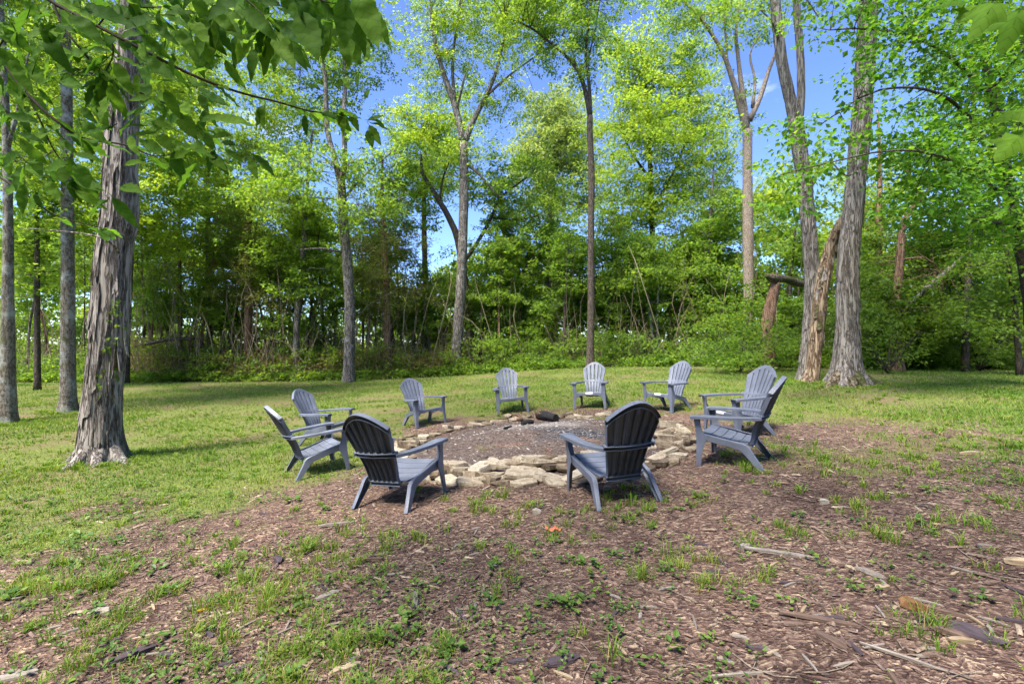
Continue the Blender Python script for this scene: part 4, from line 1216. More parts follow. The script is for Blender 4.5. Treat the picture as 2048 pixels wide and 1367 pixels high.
t.limb([(938, 635, 11), (960, 605, 9), (1000, 578, 8), (1035, 555, 7), (1062, 520, 6), (1090, 492, 3)]).limb([(922, 530, 10), (945, 500, 8), (972, 455, 7), (990, 418, 6), (998, 398, 5), (1030, 372, 4), (1065, 345, 3), (1075, 325, 2)])
t.limb([(985, 435, 4), (1030, 440, 3), (1075, 432, 2)]).limb([(880, 400, 5), (885, 360, 4), (898, 325, 2)]).limb([(1035, 555, 3), (1080, 545, 2), (1110, 520, 1.5)])
t.crown([(850, 330, 70, 40, 0, .6), (1050, 360, 80, 50, 0, .8), (1080, 490, 70, 40, 0, .7), (990, 500, 70, 40, 1, .6), (820, 420, 60, 50, 1, .8), (1010, 600, 60, 30, 0, .5), (960, 380, 60, 40, -.5, .5)], leaf=.15, Rs=.55, dens=.7)
t.done()
t = Tree('slender_tree', 'slender dark-stemmed tree right of centre, single bare trunk forking high up', 21.6, 1181, b_dark, m_mid)
t.trunk([(1181, 738, 20), (1181, 700, 15), (1182, 600, 14), (1182, 450, 13), (1183, 350, 13), (1180, 270, 12), (1180, 232, 12)], ns=12, flare=.4)
t.limb([(1180, 235, 10), (1170, 180, 9), (1155, 140, 8), (1130, 110, 6), (1100, 85, 5), (1060, 55, 4), (1010, 35, 2)]).limb([(1181, 235, 9), (1178, 170, 7), (1172, 100, 6), (1178, 40, 4), (1190, -60, 3)])
t.limb([(1150, 135, 4), (1145, 100, 3), (1125, 70, 2)]).limb([(1176, 120, 4), (1190, 60, 2, .5), (1200, 0, 2, .5)])
t.crown([(1120, 50, 90, 45, 0, 1.1), (1050, 40, 60, 40, 0), (1180, 80, 45, 60, 0), (1185, 0, 60, 50, 1), (1130, 110, 50, 25, -.6, .7), (1090, -40, 130, 50, 0), (1175, 165, 28, 24, 0, .5)], leaf=.115, Rs=.48, dens=.52)
t.done()
t = Tree('tall_bright_tree', 'tall yellow-green sunlit tree filling the sky right of centre, thin dark trunk', 31.0, 1306, b_dark, m_bright)
t.trunk([(1308, 730, 18), (1308, 600, 14), (1304, 450, 11), (1300, 330, 9), (1292, 200, 7), (1285, 100, 4)], ns=10)
t.limb([(1304, 420, 7), (1350, 340, 5), (1380, 260, 3)]).limb([(1302, 360, 6), (1260, 300, 4), (1240, 250, 3)])
t.crown([(1262, 110, 52, 55, 0), (1310, 170, 75, 80, 0), (1375, 150, 45, 60, -1), (1270, 240, 70, 60, -1), (1350, 280, 90, 90, -1.5), (1420, 300, 50, 110, 0, .9), (1270, 370, 90, 70, -1), (1360, 420, 90, 70, 0), (1230, 450, 70, 60, 0, .8)], leaf=.16, Rs=.72, dens=.85)
t.done()
t = Tree('round_crowned_tree', 'pale grey-green round-topped tree in the gap left of the tall bright tree', 42.0, 1112, b_pale, m_pale)
t.trunk([(1105, 722, 14), (1105, 560, 16), (1102, 430, 13), (1108, 300, 9), (1110, 220, 4)], ns=9)
t.crown([(1110, 220, 55, 42, 0), (1135, 290, 75, 50, -1), (1075, 300, 50, 45, 0), (1120, 380, 90, 60, 0)], leaf=.24, Rs=.9, dens=1.15)
t.done()
t = Tree('bright_broad_tree', 'bright yellow-green broad tree left of the V-forked trunk', 31.0, 850, b_dark, m_bright)
t.trunk([(850, 725, 14), (852, 600, 12), (848, 450, 10), (850, 300, 6)], ns=9)
t.crown([(850, 240, 60, 45, 0), (820, 290, 55, 50, 0), (885, 290, 55, 50, 0), (860, 350, 90, 45, -1), (800, 390, 55, 40, 0, .6), (930, 230, 40, 40, 1, .8)], leaf=.16, Rs=.7, dens=.85)
t.done()
t = Tree('multi_stem_tree', 'pale brown multi-stemmed tree with bare upper limbs left of the two big right trunks', 23.5, 1497, b_pale, m_mid)
t.trunk([(1499, 735, 28), (1498, 640, 23), (1496, 480, 22), (1495, 330, 20), (1495, 260, 20)], ns=14, flare=.4)
t.limb([(1494, 265, 17), (1478, 200, 13), (1462, 150, 11), (1445, 105, 9), (1415, 55, 7), (1385, 20, 5), (1350, -10, 3)]).limb([(1494, 250, 14), (1484, 180, 11), (1477, 120, 9), (1472, 70, 7), (1478, 10, 5)])
t.limb([(1500, 240, 13), (1520, 195, 11), (1538, 140, 9), (1550, 110, 7), (1570, 50, 4)]).limb([(1505, 215, 8), (1510, 160, 6), (1500, 110, 4), (1520, 70, 3)]).limb([(1455, 130, 6), (1452, 80, 5), (1448, 30, 4)])
t.crown([(1385, 40, 70, 50, -1, .9), (1450, 20, 70, 50, 0, .8), (1530, 30, 60, 50, 0, .7), (1330, 10, 50, 40, 0, .7), (1470, 220, 60, 50, 1, .3), (1400, 110, 35, 25, -1, .5)], leaf=.12, Rs=.5, dens=.5)
t.done()
# --- the two big trunks at the right with a peeled dead stem between them
t = Tree('shaggy_forked_tree', 'shaggy grey tree behind the peeled dead stem, forking high above the right chairs', 13.0, 1615, b_hick, m_mid)
t.trunk([(1613, 765, 44), (1618, 700, 36), (1624, 600, 32), (1620, 500, 31), (1612, 400, 30), (1602, 320, 31), (1590, 240, 34)], ns=26, step=.14, ridges=.03, rough=.06, flare=.45, flare_h=.3)
t.limb([(1592, 250, 28), (1578, 190, 24), (1565, 130, 23), (1556, 60, 22), (1550, 0, 21), (1545, -120, 18), (1535, -300, 12)], ns=16, step=.2).limb([(1597, 245, 20), (1602, 180, 18), (1600, 100, 17), (1594, 20, 16), (1592, -100, 14), (1600, -280, 10)], ns=14, step=.2)
t.limb([(1548, -60, 10), (1480, -130, 6, -1), (1400, -170, 3, -2)]).limb([(1592, -80, 10), (1680, -160, 6, 1), (1760, -200, 3, 1)])
t.crown([(1450, -140, 160, 80, -1), (1600, -220, 200, 110, 0), (1720, -170, 130, 80, 1), (1520, 20, 40, 45, -1.5, .5), (1640, 40, 40, 60, 1, .5)], leaf=.15, Rs=.6, dens=.6)
t.done()
bark_plates(t, 70, .5, 7.2, w=(.05, .12), ln=(.3, .8), off=.004, lift=(.0, .035), mats=[b_hick, b_plate2, b_plate2], seed=14)
t = Tree('shaggy_bark_tree', 'biggest right-hand tree trunk with flaking bark and spreading mossy roots', 11.1, 1692, b_hick, m_mid)
t.trunk([(1692, 782, 70), (1693, 720, 56), (1694, 640, 48), (1696, 520, 46), (1706, 420, 43), (1717, 300, 42), (1727, 180, 40), (1735, 60, 41), (1742, -80, 38), (1750, -300, 30), (1752, -520, 14)], ns=36, step=.11, ridges=.02, rough=.07, flare=.75, flare_h=.30)
ROOT = Acc()
for rx, ry, ln in ((1, -.5, .75), (-1, -.45, .7), (-.4, -1, .45), (.7, .6, .5), (.3, -1, .35)):
    b = t.base; dv = unit(np.array([rx, ry, 0.]))
    p0 = b + dv * .18 + [0, 0, .26]; p1 = b + dv * (.26 + ln * .40); p2 = b + dv * (.26 + ln)
    p1[2] = tz(p1[0], p1[1]) + .02; p2[2] = tz(p2[0], p2[1]) - .08
    tube(ROOT, [[*p0, .15], [*p1, .10], [*p2, .05]], ns=10, n=6, rough=.2, seed=int(ln * 100))
t.limb([(1712, 345, 5, -.3), (1690, 350, 4, -.5), (1660, 322, 3, -.6), (1650, 330, 2, -.6)], step=.1).limb([(1742, -100, 16), (1640, -220, 9, -2), (1540, -300, 4, -3)]).limb([(1745, -160, 16), (1880, -260, 9, 0), (2000, -320, 4, 0)])
t.crown([(1560, -300, 200, 110, -2), (1900, -320, 220, 120, 0), (1740, -460, 260, 130, -1)], leaf=.16, Rs=.65, dens=.55)
t.done()
obj('roots', ROOT.mesh('roots', b_moss, origin=t.base, smooth=True), t.root)
bark_plates(t, 60, .7, 7.5, w=(.03, .10), ln=(.35, 1.0), off=.004, lift=(.0, .035), mats=[b_hick, b_hick, b_plate2], seed=24)
t = Tree('dead_peeled_trunk', 'bare orange-brown dead stem leaning against the biggest right trunk', 11.7, 1618, b_snag, None, cat='dead tree')
t.trunk([(1622, 768, 36), (1626, 730, 30), (1636, 640, 29), (1646, 560, 29), (1660, 500, 27), (1678, 455, 24, -.25), (1700, 425, 22, -.5)], ns=22, step=.1, ridges=.03, rough=.10, flare=.3, flare_h=.2)
t.done()
bark_plates(t, 26, 1.3, 4.0, w=(.05, .13), ln=(.15, .45), lift=(.0, .03), mats=[b_hick, b_snag, b_moss], seed=31)
# --- snag with broken top, fallen logs
t = Tree('broken_snag', 'broken-off dead trunk with jagged top left of the big right trunks', 19.0, 1540, b_red, None, cat='dead tree')
t.trunk([(1528, 735, 26), (1536, 650, 25), (1543, 600, 24), (1551, 566, 21)], ns=16, step=.15, ridges=.09, rough=.22)
for k in range(7):
    a = k / 7 * 6.28; p = t.path[-1]; c = p[:3] + np.array([math.cos(a), math.sin(a), 0]) * p[3] * .75
    tube(t.A, [[*(c - [0, 0, .1]), .06], [*(c + [0, 0, .10 + .18 * (k % 3)]), .012]], ns=4)
t.done()
def fallen(name, label, pts, d, bark, cat='log', ns=12, rough=.12):
    P = np.array([[*at(px, py, d + dd), w / 2 * (d + dd) / F / stretch(px)] for px, py, w, dd in pts])
    A = Acc(); tube(A, P, ns=ns, n=6, rough=rough, seed=len(label))
    base = P[:, :3].mean(0)
    return tag(obj(name, A.mesh(name, bark, origin=base, smooth=True), None, base), label, cat)
fallen('broken_log', 'mossy broken trunk lying level on top of the jagged snag', [(1532, 550, 10, -.2), (1546, 556, 19, -.1), (1572, 558, 17, .2), (1595, 566, 18, .5), (1625, 572, 11, .9)], 19.0, b_moss)
fallen('leaning_log', 'pale grey dead log leaning through the dark shrubs at the right', [(1790, 640, 15, .6), (1840, 588, 14, 0), (1885, 550, 13, 0), (1915, 522, 9, 0), (1945, 498, 4, 0)], 17.0, b_grey)
fallen('fallen_branch', 'dark fallen branch lying across the brush right of the big hickory', [(255, 695, 6, 0), (300, 686, 8, 0), (345, 678, 8, 0), (388, 677, 6, 0)], 23.5, b_dark, 'branch')
fallen('fallen_branch', 'thin dark branch lying low in the brush behind the middle chairs', [(940, 722, 5, 0), (990, 716, 5, 0), (1050, 722, 4, 0), (1110, 727, 3, 0)], 26.0, b_dark, 'branch')
# --- red cedar stems and right-edge trees
t = Tree('red_cedar', 'reddish twisted cedar trunk in the dark wood right of the biggest trunk', 17.5, 1790, b_red, m_shrub)
t.trunk([(1785, 728, 34), (1790, 640, 26), (1798, 540, 19), (1805, 455, 15), (1822, 420, 13), (1845, 398, 12), (1825, 365, 11), (1812, 330, 9), (1812, 300, 5)], ns=12, step=.25, rough=.12)
t.limb([(1845, 400, 9), (1862, 370, 6), (1880, 340, 3)]).limb([(1800, 520, 5), (1850, 515, 4), (1880, 540, 3)])
t.crown([(1780, 560, 80, 50, 1), (1830, 620, 90, 50, 0), (1760, 640, 60, 50, 0), (1880, 480, 70, 50, 1, .7)], leaf=.12, Rs=.45, dens=.9)
t.done()
t = Tree('red_cedar', 'fainter reddish trunk with dead side limbs between big right trunk and twisted cedar', 21.0, 1760, b_red, m_mid)
t.trunk([(1757, 722, 20), (1757, 560, 17), (1758, 450, 14), (1760, 330, 9), (1755, 220, 4)], ns=10)
t.limb([(1757, 520, 5), (1725, 500, 4), (1700, 490, 2)]).limb([(1757, 560, 5), (1720, 545, 3), (1700, 530, 2)]).limb([(1758, 480, 4), (1800, 470, 3), (1830, 440, 2)])
t.crown([(1760, 420, 70, 60, 1), (1700, 560, 60, 50, 2), (1740, 640, 60, 50, 2)], leaf=.13, Rs=.5, dens=.9)
t.done()
t = Tree('maple_tree', 'leafy maple at the right with dark leaning trunk near the right edge', 11.5, 2085, b_dark, m_maple)
t.trunk([(2085, 770, 46), (2055, 560, 34), (2025, 420, 30), (2003, 300, 27), (1990, 200, 24), (1968, 110, 20), (1950, 20, 15), (1930, -120, 9)], ns=16, step=.25, rough=.08)
t.limb([(2010, 330, 12), (1900, 200, 8, -2), (1760, 180, 5, -3), (1640, 250, 3, -3)]).limb([(1990, 200, 12), (1880, 100, 8, -2), (1760, 60, 5, -3), (1660, 60, 3, -3)]).limb([(2020, 400, 10), (1920, 330, 7, -2.5), (1800, 300, 5, -4), (1640, 330, 3, -4), (1560, 350, 2, -4)]).limb([(2030, 450, 9), (1950, 440, 6, -2), (1850, 430, 3, -2.5)])
t.limb([(1985, 180, 9), (2048, 100, 6, -2), (2120, 60, 4, -3)])
t.crown([(1600, 250, 60, 26, -3.2, .9), (1640, 310, 60, 30, -3.4, .9), (1560, 335, 55, 26, -3.6, .7), (1735, 110, 45, 50, -3.2, .8), (1730, 200, 35, 30, -3.2, .8), (1830, 90, 80, 55, -2.5), (1930, 130, 90, 70, -2), (2020, 60, 80, 80, -1.5), (1800, 290, 80, 60, -3), (1870, 330, 100, 60, -2.5), (1960, 300, 90, 80, -2), (2050, 250, 80, 90, -1), (1930, 420, 110, 50, -2), (2040, 430, 80, 70, -1), (1830, 400, 70, 40, -3, .8), (1680, 20, 70, 45, -3, .7), (1790, 20, 80, 40, -2), (1900, -60, 200, 60, -1), (1540, 410, 60, 24, -3.6, .45), (1620, 400, 40, 20, -3.2, .4), (1690, 270, 40, 30, -3.6, .5)], leaf=.118, L=24, Rs=.42, dens=1.15, asp=.75, up=.8, flat=.12)
t.done()

# --- understorey cedars (dark, feathery)
for lab, d, bx, tk, bl in (
    ('dark feathery cedar between the big hickory and the grey double-stemmed tree', 24.5, 497, [(497, 740, 22), (497, 600, 17), (496, 480, 14), (505, 380, 9), (508, 310, 4)], [(508, 330, 26, 34, 0), (500, 400, 45, 40, 0), (470, 470, 60, 36, 0), (530, 480, 55, 36, 0), (490, 540, 80, 32, 0), (450, 590, 70, 24, 0, .7), (540, 600, 60, 26, 0, .7)]),
    ('dark cedar with bare lower stem just right of the grey double-stemmed tree', 25.5, 776, [(776, 730, 16), (774, 600, 13), (768, 480, 11), (764, 380, 7), (766, 310, 3)], [(766, 350, 30, 34, 0, .6), (760, 420, 60, 32, 0, .7), (770, 490, 80, 36, 0), (750, 550, 80, 32, 0), (810, 590, 60, 30, 0), (730, 620, 50, 28, 0, .6)]),
    ('small dark cedar standing left of the feathery cedar, near the big hickory', 26.0, 360, [(360, 735, 12), (360, 600, 10), (358, 480, 7), (360, 400, 3)], [(360, 430, 40, 30, 0), (350, 490, 60, 30, 0), (380, 540, 70, 28, 0), (340, 590, 60, 22, 0, .6)])):
    t = Tree('cedar_tree', lab, d, bx, b_red, m_cedar)
    t.trunk(tk, ns=9, step=.5, rough=.08, flare=.3)
    t.auto(12, .3, .95, 2.2, r=.03, up=.1)
    t.crown(bl, leaf=.16, L=34, Rs=.5, dens=.7, asp=.22, flat=.3, up=.2, droop=.25)
    t.done()

# --- further trees at the wood's edge: each with its own trunk and crown
BT = [  # d, px, width, top py, lean px, bark, leaf, blobs, label
    (19, 75, 14, 120, -5, b_dark, m_mid, [(60, 140, 80, 70, 0), (70, 330, 70, 60, 0), (110, 420, 70, 50, 0), (40, 470, 60, 50, 0), (60, 560, 60, 30, 0, .5)], 'dark slim tree between the two lichen trunks at far left'),
    (22, 250, 16, 60, 20, b_dark, m_bright, [(200, 90, 110, 80, 0), (340, 150, 90, 70, 0), (90, 180, 90, 70, 2), (390, 60, 80, 60, 1, .7), (210, 330, 70, 60, 1), (330, 300, 80, 60, 0), (300, 400, 90, 50, 0), (190, 440, 60, 50, 0), (320, 480, 70, 40, 1)], 'bright-leaved tree mostly hidden behind the big hickory'),
    (27, 420, 14, 120, -10, b_grey, m_bright, [(600, 240, 75, 50, 0, .6), (530, 270, 60, 40, 0, .6), (480, 60, 80, 60, 0, .6), (540, 180, 60, 50, 0, .5), (400, 200, 70, 50, 0, .6), (440, 280, 80, 45, 0, .7), (390, 350, 80, 50, 0), (450, 420, 60, 40, 0, .8)], 'airy bright tree behind the dark cedars at left'),
    (24, 590, 13, 260, 30, b_grey, m_mid, [(560, 330, 60, 36, 0, .7), (600, 420, 70, 40, 0, .8), (560, 500, 60, 40, 0, .8), (630, 560, 60, 40, 0, .8)], 'crooked grey tree with curling limbs left of the double-stemmed tree'),
    (29, 1020, 13, 400, -15, b_pale, m_mid, [(1010, 430, 60, 36, 0, .6), (1040, 520, 60, 36, 0, .7), (990, 560, 50, 30, 0, .6), (1050, 620, 60, 30, 0, .8)], 'pale thin tree between the crooked tree and the slender dark trunk'),
    (33, 1095, 18, 380, 5, b_pale, m_bright, [(1090, 440, 60, 40, 0, .6), (1110, 520, 70, 40, 0, .8), (1070, 590, 60, 36, 0, .8), (1130, 620, 70, 36, 0, .8)], 'pale straight trunk left of the slender dark tree, further back'),
    (28, 1245, 10, 480, -20, b_dark, m_mid, [(1230, 510, 70, 40, 0, .8), (1260, 580, 70, 40, 0, .9), (1210, 630, 60, 30, 0, .8)], 'thin dark tree just right of the slender dark trunk'),
    (27, 1345, 9, 470, -15, b_dark, m_mid, [(1340, 520, 60, 36, 0, .8), (1380, 580, 60, 36, 0), (1330, 640, 60, 30, 0)], 'thin dark leaning tree right of the tall bright tree trunk'),
    (25, 1410, 12, 330, 15, b_grey, m_mid, [(1420, 430, 60, 50, 0, .9), (1450, 500, 60, 40, 0, .9), (1400, 560, 70, 40, 0), (1440, 620, 70, 36, 0)], 'grey tree in dense leaves left of the multi-stemmed tree'),
    (22, 1580, 10, 430, 10, b_dark, m_mid, [(1570, 470, 50, 36, 0, .7), (1600, 530, 40, 36, 0, .7), (1560, 630, 70, 40, 0)], 'small dark tree glimpsed left of the shaggy forked tree'),
    (17, 1930, 16, 60, 20, b_dark, m_maple, [(1880, 180, 90, 60, 0, .8), (1960, 240, 100, 70, 0), (2040, 150, 90, 90, 0), (1840, 300, 70, 40, 0, .6), (2030, 360, 80, 80, 0), (1920, 380, 90, 50, 0), (2000, 480, 80, 60, 0), (1960, 60, 90, 50, 0)], 'leafy tree behind the maple at upper right, its trunk hidden by leaves'),
    (19, 1880, 14, 380, 30, b_dark, m_shrub, [(1880, 480, 70, 40, 0), (1920, 560, 80, 40, 0), (1860, 640, 80, 36, 0), (1960, 640, 80, 40, 0)], 'dark tree deep in shade behind the leaning log'),
    (15, 2040, 14, 380, -40, b_dark, m_shrub, [(2000, 520, 80, 50, 0), (2060, 600, 80, 50, 0), (1980, 640, 70, 40, 0)], 'dark thin tree in the shrubs at the right edge'),
]
for d, px, w, tp, lean, bk, lm, bl, lab in BT:
    t = Tree('woodland_tree', lab, d, px, bk, lm, group='trees along the wood edge')
    mid = (735 + tp) / 2
    t.trunk([(px, 740, w * 1.15), (px + .2 * lean + rt.uniform(-4, 4), 640, w), (px + .5 * lean + rt.uniform(-6, 6), mid, w * .75), (px + lean, tp + 40, w * .45), (px + lean * 1.2, tp, w * .2)], ns=9, step=.6, rough=.08, flare=.3)
    t.auto(6, .35, .95, 2.0, r=.04)
    t.crown(bl, leaf=.155, Rs=.58, dens=.85)
    t.done()

# --- shrubs in front of the wood
for lab, d, bx, bl in (('broad leafy shrub below the broken snag, left of the peeled dead stem', 17.5, 1480, [(1450, 690, 70, 40, 0), (1520, 675, 60, 45, 0), (1570, 690, 50, 45, .5), (1420, 715, 50, 25, -.5), (1500, 720, 90, 22, -.5)]),
    ('dense green shrub just right of the biggest right trunk', 16.0, 1775, [(1770, 660, 45, 50, 0), (1810, 690, 60, 40, 0), (1760, 710, 40, 24, -.5)]),
    ('dark spreading shrub near the right edge behind the wire fence', 17.5, 1960, [(1930, 660, 80, 50, .5), (2010, 670, 70, 50, 0), (1880, 700, 60, 30, 0), (1970, 715, 90, 24, -.3)]),
    ('brownish green shrub in the brush left of the double-stemmed tree', 24.5, 620, [(600, 690, 60, 36, 0, .7), (650, 700, 50, 30, 0, .7), (560, 710, 50, 24, 0, .7)]),
    ('light green shrub at the lawn edge between V-forked tree and slender trunk', 25.5, 1060, [(1050, 690, 60, 34, 0, .8), (1100, 700, 50, 30, 0, .8), (1010, 710, 40, 22, 0, .8)])):
    t = Tree('shrub', lab, d, bx, b_dark, m_mid if bx < 1700 else m_shrub, cat='shrub')
    for k in range(7):
        a = k * .9; b = t.base
        W = tube(t.A, [[*b, .025], [b[0] + math.cos(a) * .5, b[1] + math.sin(a) * .4, b[2] + .8, .016], [b[0] + math.cos(a) * 1.1, b[1] + math.sin(a) * .8, b[2] + 1.5, .006]], ns=4, n=4)
        t.nodes += list(W)
    t.crown(bl, leaf=.11, L=26, Rs=.45, dens=.5)
    t.done()

# --- slim saplings in the brush
rsap = np.random.default_rng(77)
LAND = [(16, 'the leftmost edge trunk'), (135, 'the straight lichen-spotted trunk'), (225, 'the big shaggy hickory'), (360, 'the small dark cedar'), (497, 'the dark feathery cedar'), (590, 'the crooked curling-limbed tree'), (698, 'the grey double-stemmed tree'), (776, 'the bare-stemmed dark cedar'), (914, 'the tall V-forked tree'), (1020, 'the pale thin tree'), (1095, 'the pale straight trunk'), (1181, 'the slender dark trunk'), (1306, 'the tall bright tree'), (1410, 'the grey tree in dense leaves'), (1497, 'the multi-stemmed tree'), (1545, 'the broken snag'), (1692, 'the biggest right trunk'), (1790, 'the twisted red cedar'), (1885, 'the leaning grey log'), (2040, 'the right edge tree')]
used_lab = {}
sap_px = [30, 95, 170, 285, 310, 335, 400, 438, 465, 530, 552, 615, 650, 735, 800, 825, 862, 885, 975, 1000, 1050, 1075, 1125, 1150, 1205, 1225, 1265, 1290, 1325, 1365, 1390, 1430, 1465, 1520, 1560, 1740, 1830, 1910, 1945, 1985, 2015, 2045, 55, 150, 298, 322, 380, 455, 480, 515, 570, 600, 635, 668, 720, 755, 790, 840, 960, 1035, 1140, 1250, 1310]
for px in sap_px:
    xx = (px - CX) / F
    d = float(tree_line(xx * 23)) + rsap.uniform(1.2, 6.5)
    lp, ph = min(LAND, key=lambda q: abs(q[0] - px))
    bi = rsap.integers(0, 4)
    lab = ('grey', 'dark', 'reddish', 'grey')[bi] + '-stemmed thin sapling in the brush ' + ('just left of ' if px < lp else 'just right of ') + ph
    base_lab = lab
    for w_ in ('second', 'third', 'fourth', 'fifth'):
        if lab in used_lab: lab = base_lab.replace('thin sapling', w_ + ' thin sapling')
    used_lab[lab] = 1
    t = Tree('sapling', lab, d, px, (b_grey, b_dark, b_red, b_grey)[bi], m_shrub if px > 1700 else (m_mid if rsap.random() < .6 else m_shrub), group='thin saplings in the brush', cat='sapling', seed=px)
    tp = rsap.uniform(430, 600); ln_ = rsap.normal(0, 22); w = rsap.uniform(4, 8.5)
    t.trunk([(px, 738, w), (px + ln_ * .2 + rsap.normal(0, 4), 660, w * .9), (px + ln_ * .6 + rsap.normal(0, 7), (660 + tp) / 2, w * .7), (px + ln_, tp, w * .3)], ns=6, step=.8, ridges=0, rough=.05, flare=.2)
    t.auto(4, .3, .95, 1.3, r=.018)
    cx_ = px + ln_
    t.crown([(cx_, tp + 10, 38, 28, 0), (cx_ + rsap.uniform(-30, 30), tp + 60, 44, 26, 0, .8), (px + rsap.uniform(-30, 30), rsap.uniform(590, 670), 40, 22, 0, .6)], leaf=.13, L=30, Rs=.45, dens=.75)
    t.done()

# --- brush below the trees and the wood beyond: masses nobody could count
def mass(name, label, cat, mat, leaf, L, Rs, n, xr, yf, zf, keep=None, asp=.6, seed=1, up=.5):
    g = np.random.default_rng(seed)
    x = g.uniform(xr[0], xr[1], n); y = yf(x, g); z = zf(x, y, g)
    ok = np.ones(n, bool) if keep is None else keep(x, y, z, g)
    C = np.stack([x, y, terr(x, y) + z], 1)[ok]
    A = Acc(); sprays(A, C, Rs, g, L=L, leaf=leaf, asp=asp, up=up, tri=True)
    return tag(obj(name, A.mesh(name, mat)), label, cat, kind='stuff')
def br_y(x, g): return tree_line(x) + .2 + g.random(len(x)) ** 1.3 * 5.5
def br_z(x, y, g):
    top = 1.25 + .75 * vnoise(x, y, .35, 51) + .5 * vnoise(x, y, 1.1, 52) + .22 * (y - tree_line(x))
    return np.clip(g.random(len(x)) ** .8 * np.maximum(top, .35), .08, 3.2)
mass('undergrowth', 'dense dark green undergrowth along the far edge of the lawn', 'undergrowth', m_shrub, .13, 40, .50, 2300, (-34, 28), br_y, br_z, seed=3)
mass('undergrowth', 'rank green weeds and low bramble in front of the brush', 'undergrowth', m_mid, .11, 34, .30, 1100, (-32, 26), lambda x, g: tree_line(x) + g.normal(.3, .35, len(x)), lambda x, y, g: g.uniform(.05, .45, len(x)), seed=5)
m_dryleaf = leaf_mat('dry_brush', (0.10, 0.075, 0.03), (0.17, 0.13, 0.05), (0.26, 0.22, 0.08), trans=.35)
mass('dry_brush', 'brownish dry brush tangled among the left undergrowth', 'brush', m_dryleaf, .13, 36, .5, 900, (-21, -3), br_y, br_z, asp=.25, seed=4)
mass('right_thicket', 'dark shady thicket filling the wood behind the right trunks', 'thicket', m_shrub, .14, 40, .55, 1300, (9, 30), lambda x, g: tree_line(x) + .5 + g.random(len(x)) * 6, lambda x, y, g: g.random(len(x)) * 5.5 * (.7 + .3 * vnoise(x, y, .5, 7)), seed=6)
def far_keep(x, y, z, g):
    v = vnoise(x / y * 20, z / y * 30, .9, 61) * .6 + vnoise(x / y * 20, z / y * 30, 2.3, 62) * .4
    left_gap = (x / y < -.35) & (z / y < .17) & (z / y > .045)
    low = z < 6.5
    return (v > -.22) & ~(left_gap & (g.random(len(x)) < .45)) & ~(low & (g.random(len(x)) < .58))
mass('distant_woodland', 'sunlit mass of woodland leaves beyond the nearer trees', 'woodland', m_far, .32, 52, 1.05, 6200, (-62, 52), lambda x, g: g.uniform(33, 48, len(x)), lambda x, y, g: g.random(len(x)) ** .9 * (8.5 + 4.5 * vnoise(x, y, .12, 63) + 4.0 * sstep(-8, -20, x) + 4.0 * sstep(14, 24, x)), keep=far_keep, seed=8)
mass('far_hedgerow', 'low pale green hedgerow beyond the wood, seen through the trunks', 'hedgerow', m_far, .5, 40, 1.6, 1700, (-110, 90), lambda x, g: g.uniform(62, 85, len(x)), lambda x, y, g: g.random(len(x)) * (8.5 + 3.0 * vnoise(x, y, .06, 71)), seed=18)
mass('unseen_woodland', 'unseen leafy wood added behind the viewer to block low sky light', 'woodland', m_shrub, .5, 40, 1.3, 1500, (-30, 30), lambda x, g: g.uniform(-16, -8, len(x)), lambda x, y, g: g.random(len(x)) * 11.0, seed=28)  # added out of view to cut the low light on the chair backs
# tangled stems in the brush
m_stem = chip_mat('brush_stems', [(0.10, 0.075, 0.05), (0.20, 0.155, 0.10), (0.30, 0.24, 0.15), (0.08, 0.06, 0.045)], scale=20)
A = Acc()
g = np.random.default_rng(12)
for k in range(1900):
    x = g.uniform(-30, 25) if k % 3 else g.uniform(-20, -6)
    y = float(tree_line(x)) + .3 + g.random() * 4.5
    h = g.uniform(.8, 3.0) if k % 4 else g.uniform(3, 7); a = g.uniform(0, 6.28); ln_ = g.uniform(.1, 1.1) * min(h, 3) * .7
    b = np.array([x, y, tz(x, y) - .03]); tp = b + np.array([math.cos(a) * ln_, math.sin(a) * ln_, h])
    mid = (b + tp) / 2 + np.array([0, 0, .12 * h]) + g.normal(0, .10 * h, 3)
    r = g.uniform(.007, .016) * (1.7 if h > 3 else 1)
    tube(A, crom([[*b, r], [*mid, r * .8], [*tp, r * .35]], n=3), ns=3, cap=False)
tag(obj('brush_stems', A.mesh('brush_stems', m_stem, smooth=True)), 'tangle of thin brown stems in the brush along the lawn edge', 'stems', kind='stuff')
# pale dead canes leaning in the brush at left
m_cane = chip_mat('dead_canes', [(0.34, 0.26, 0.13), (0.42, 0.34, 0.19)], scale=14)
for k, (a, b, c) in enumerate([((370, 690), (392, 640), (405, 595)), ((425, 690), (410, 640), (388, 612)), ((432, 735), (418, 660), (400, 615))]):
    P = [[*at(*a, 23.8), .030], [*at(*b, 23.7), .024], [*at(*c, 23.6), .012]]
    A = Acc(); tube(A, P, ns=6, n=5, rough=.05, seed=k)
    base = np.array(P[0][:3])
    tag(obj('dead_cane', A.mesh('dead_cane', m_cane, origin=base, smooth=True), None, base), ('pale dead cane leaning right in the brush left of the dark cedar', 'pale dead cane leaning left and crossing the right-leaning one', 'longest pale dead cane reaching low into the brush beside the crossed canes')[k], 'cane', 'pale dead canes in the brush')
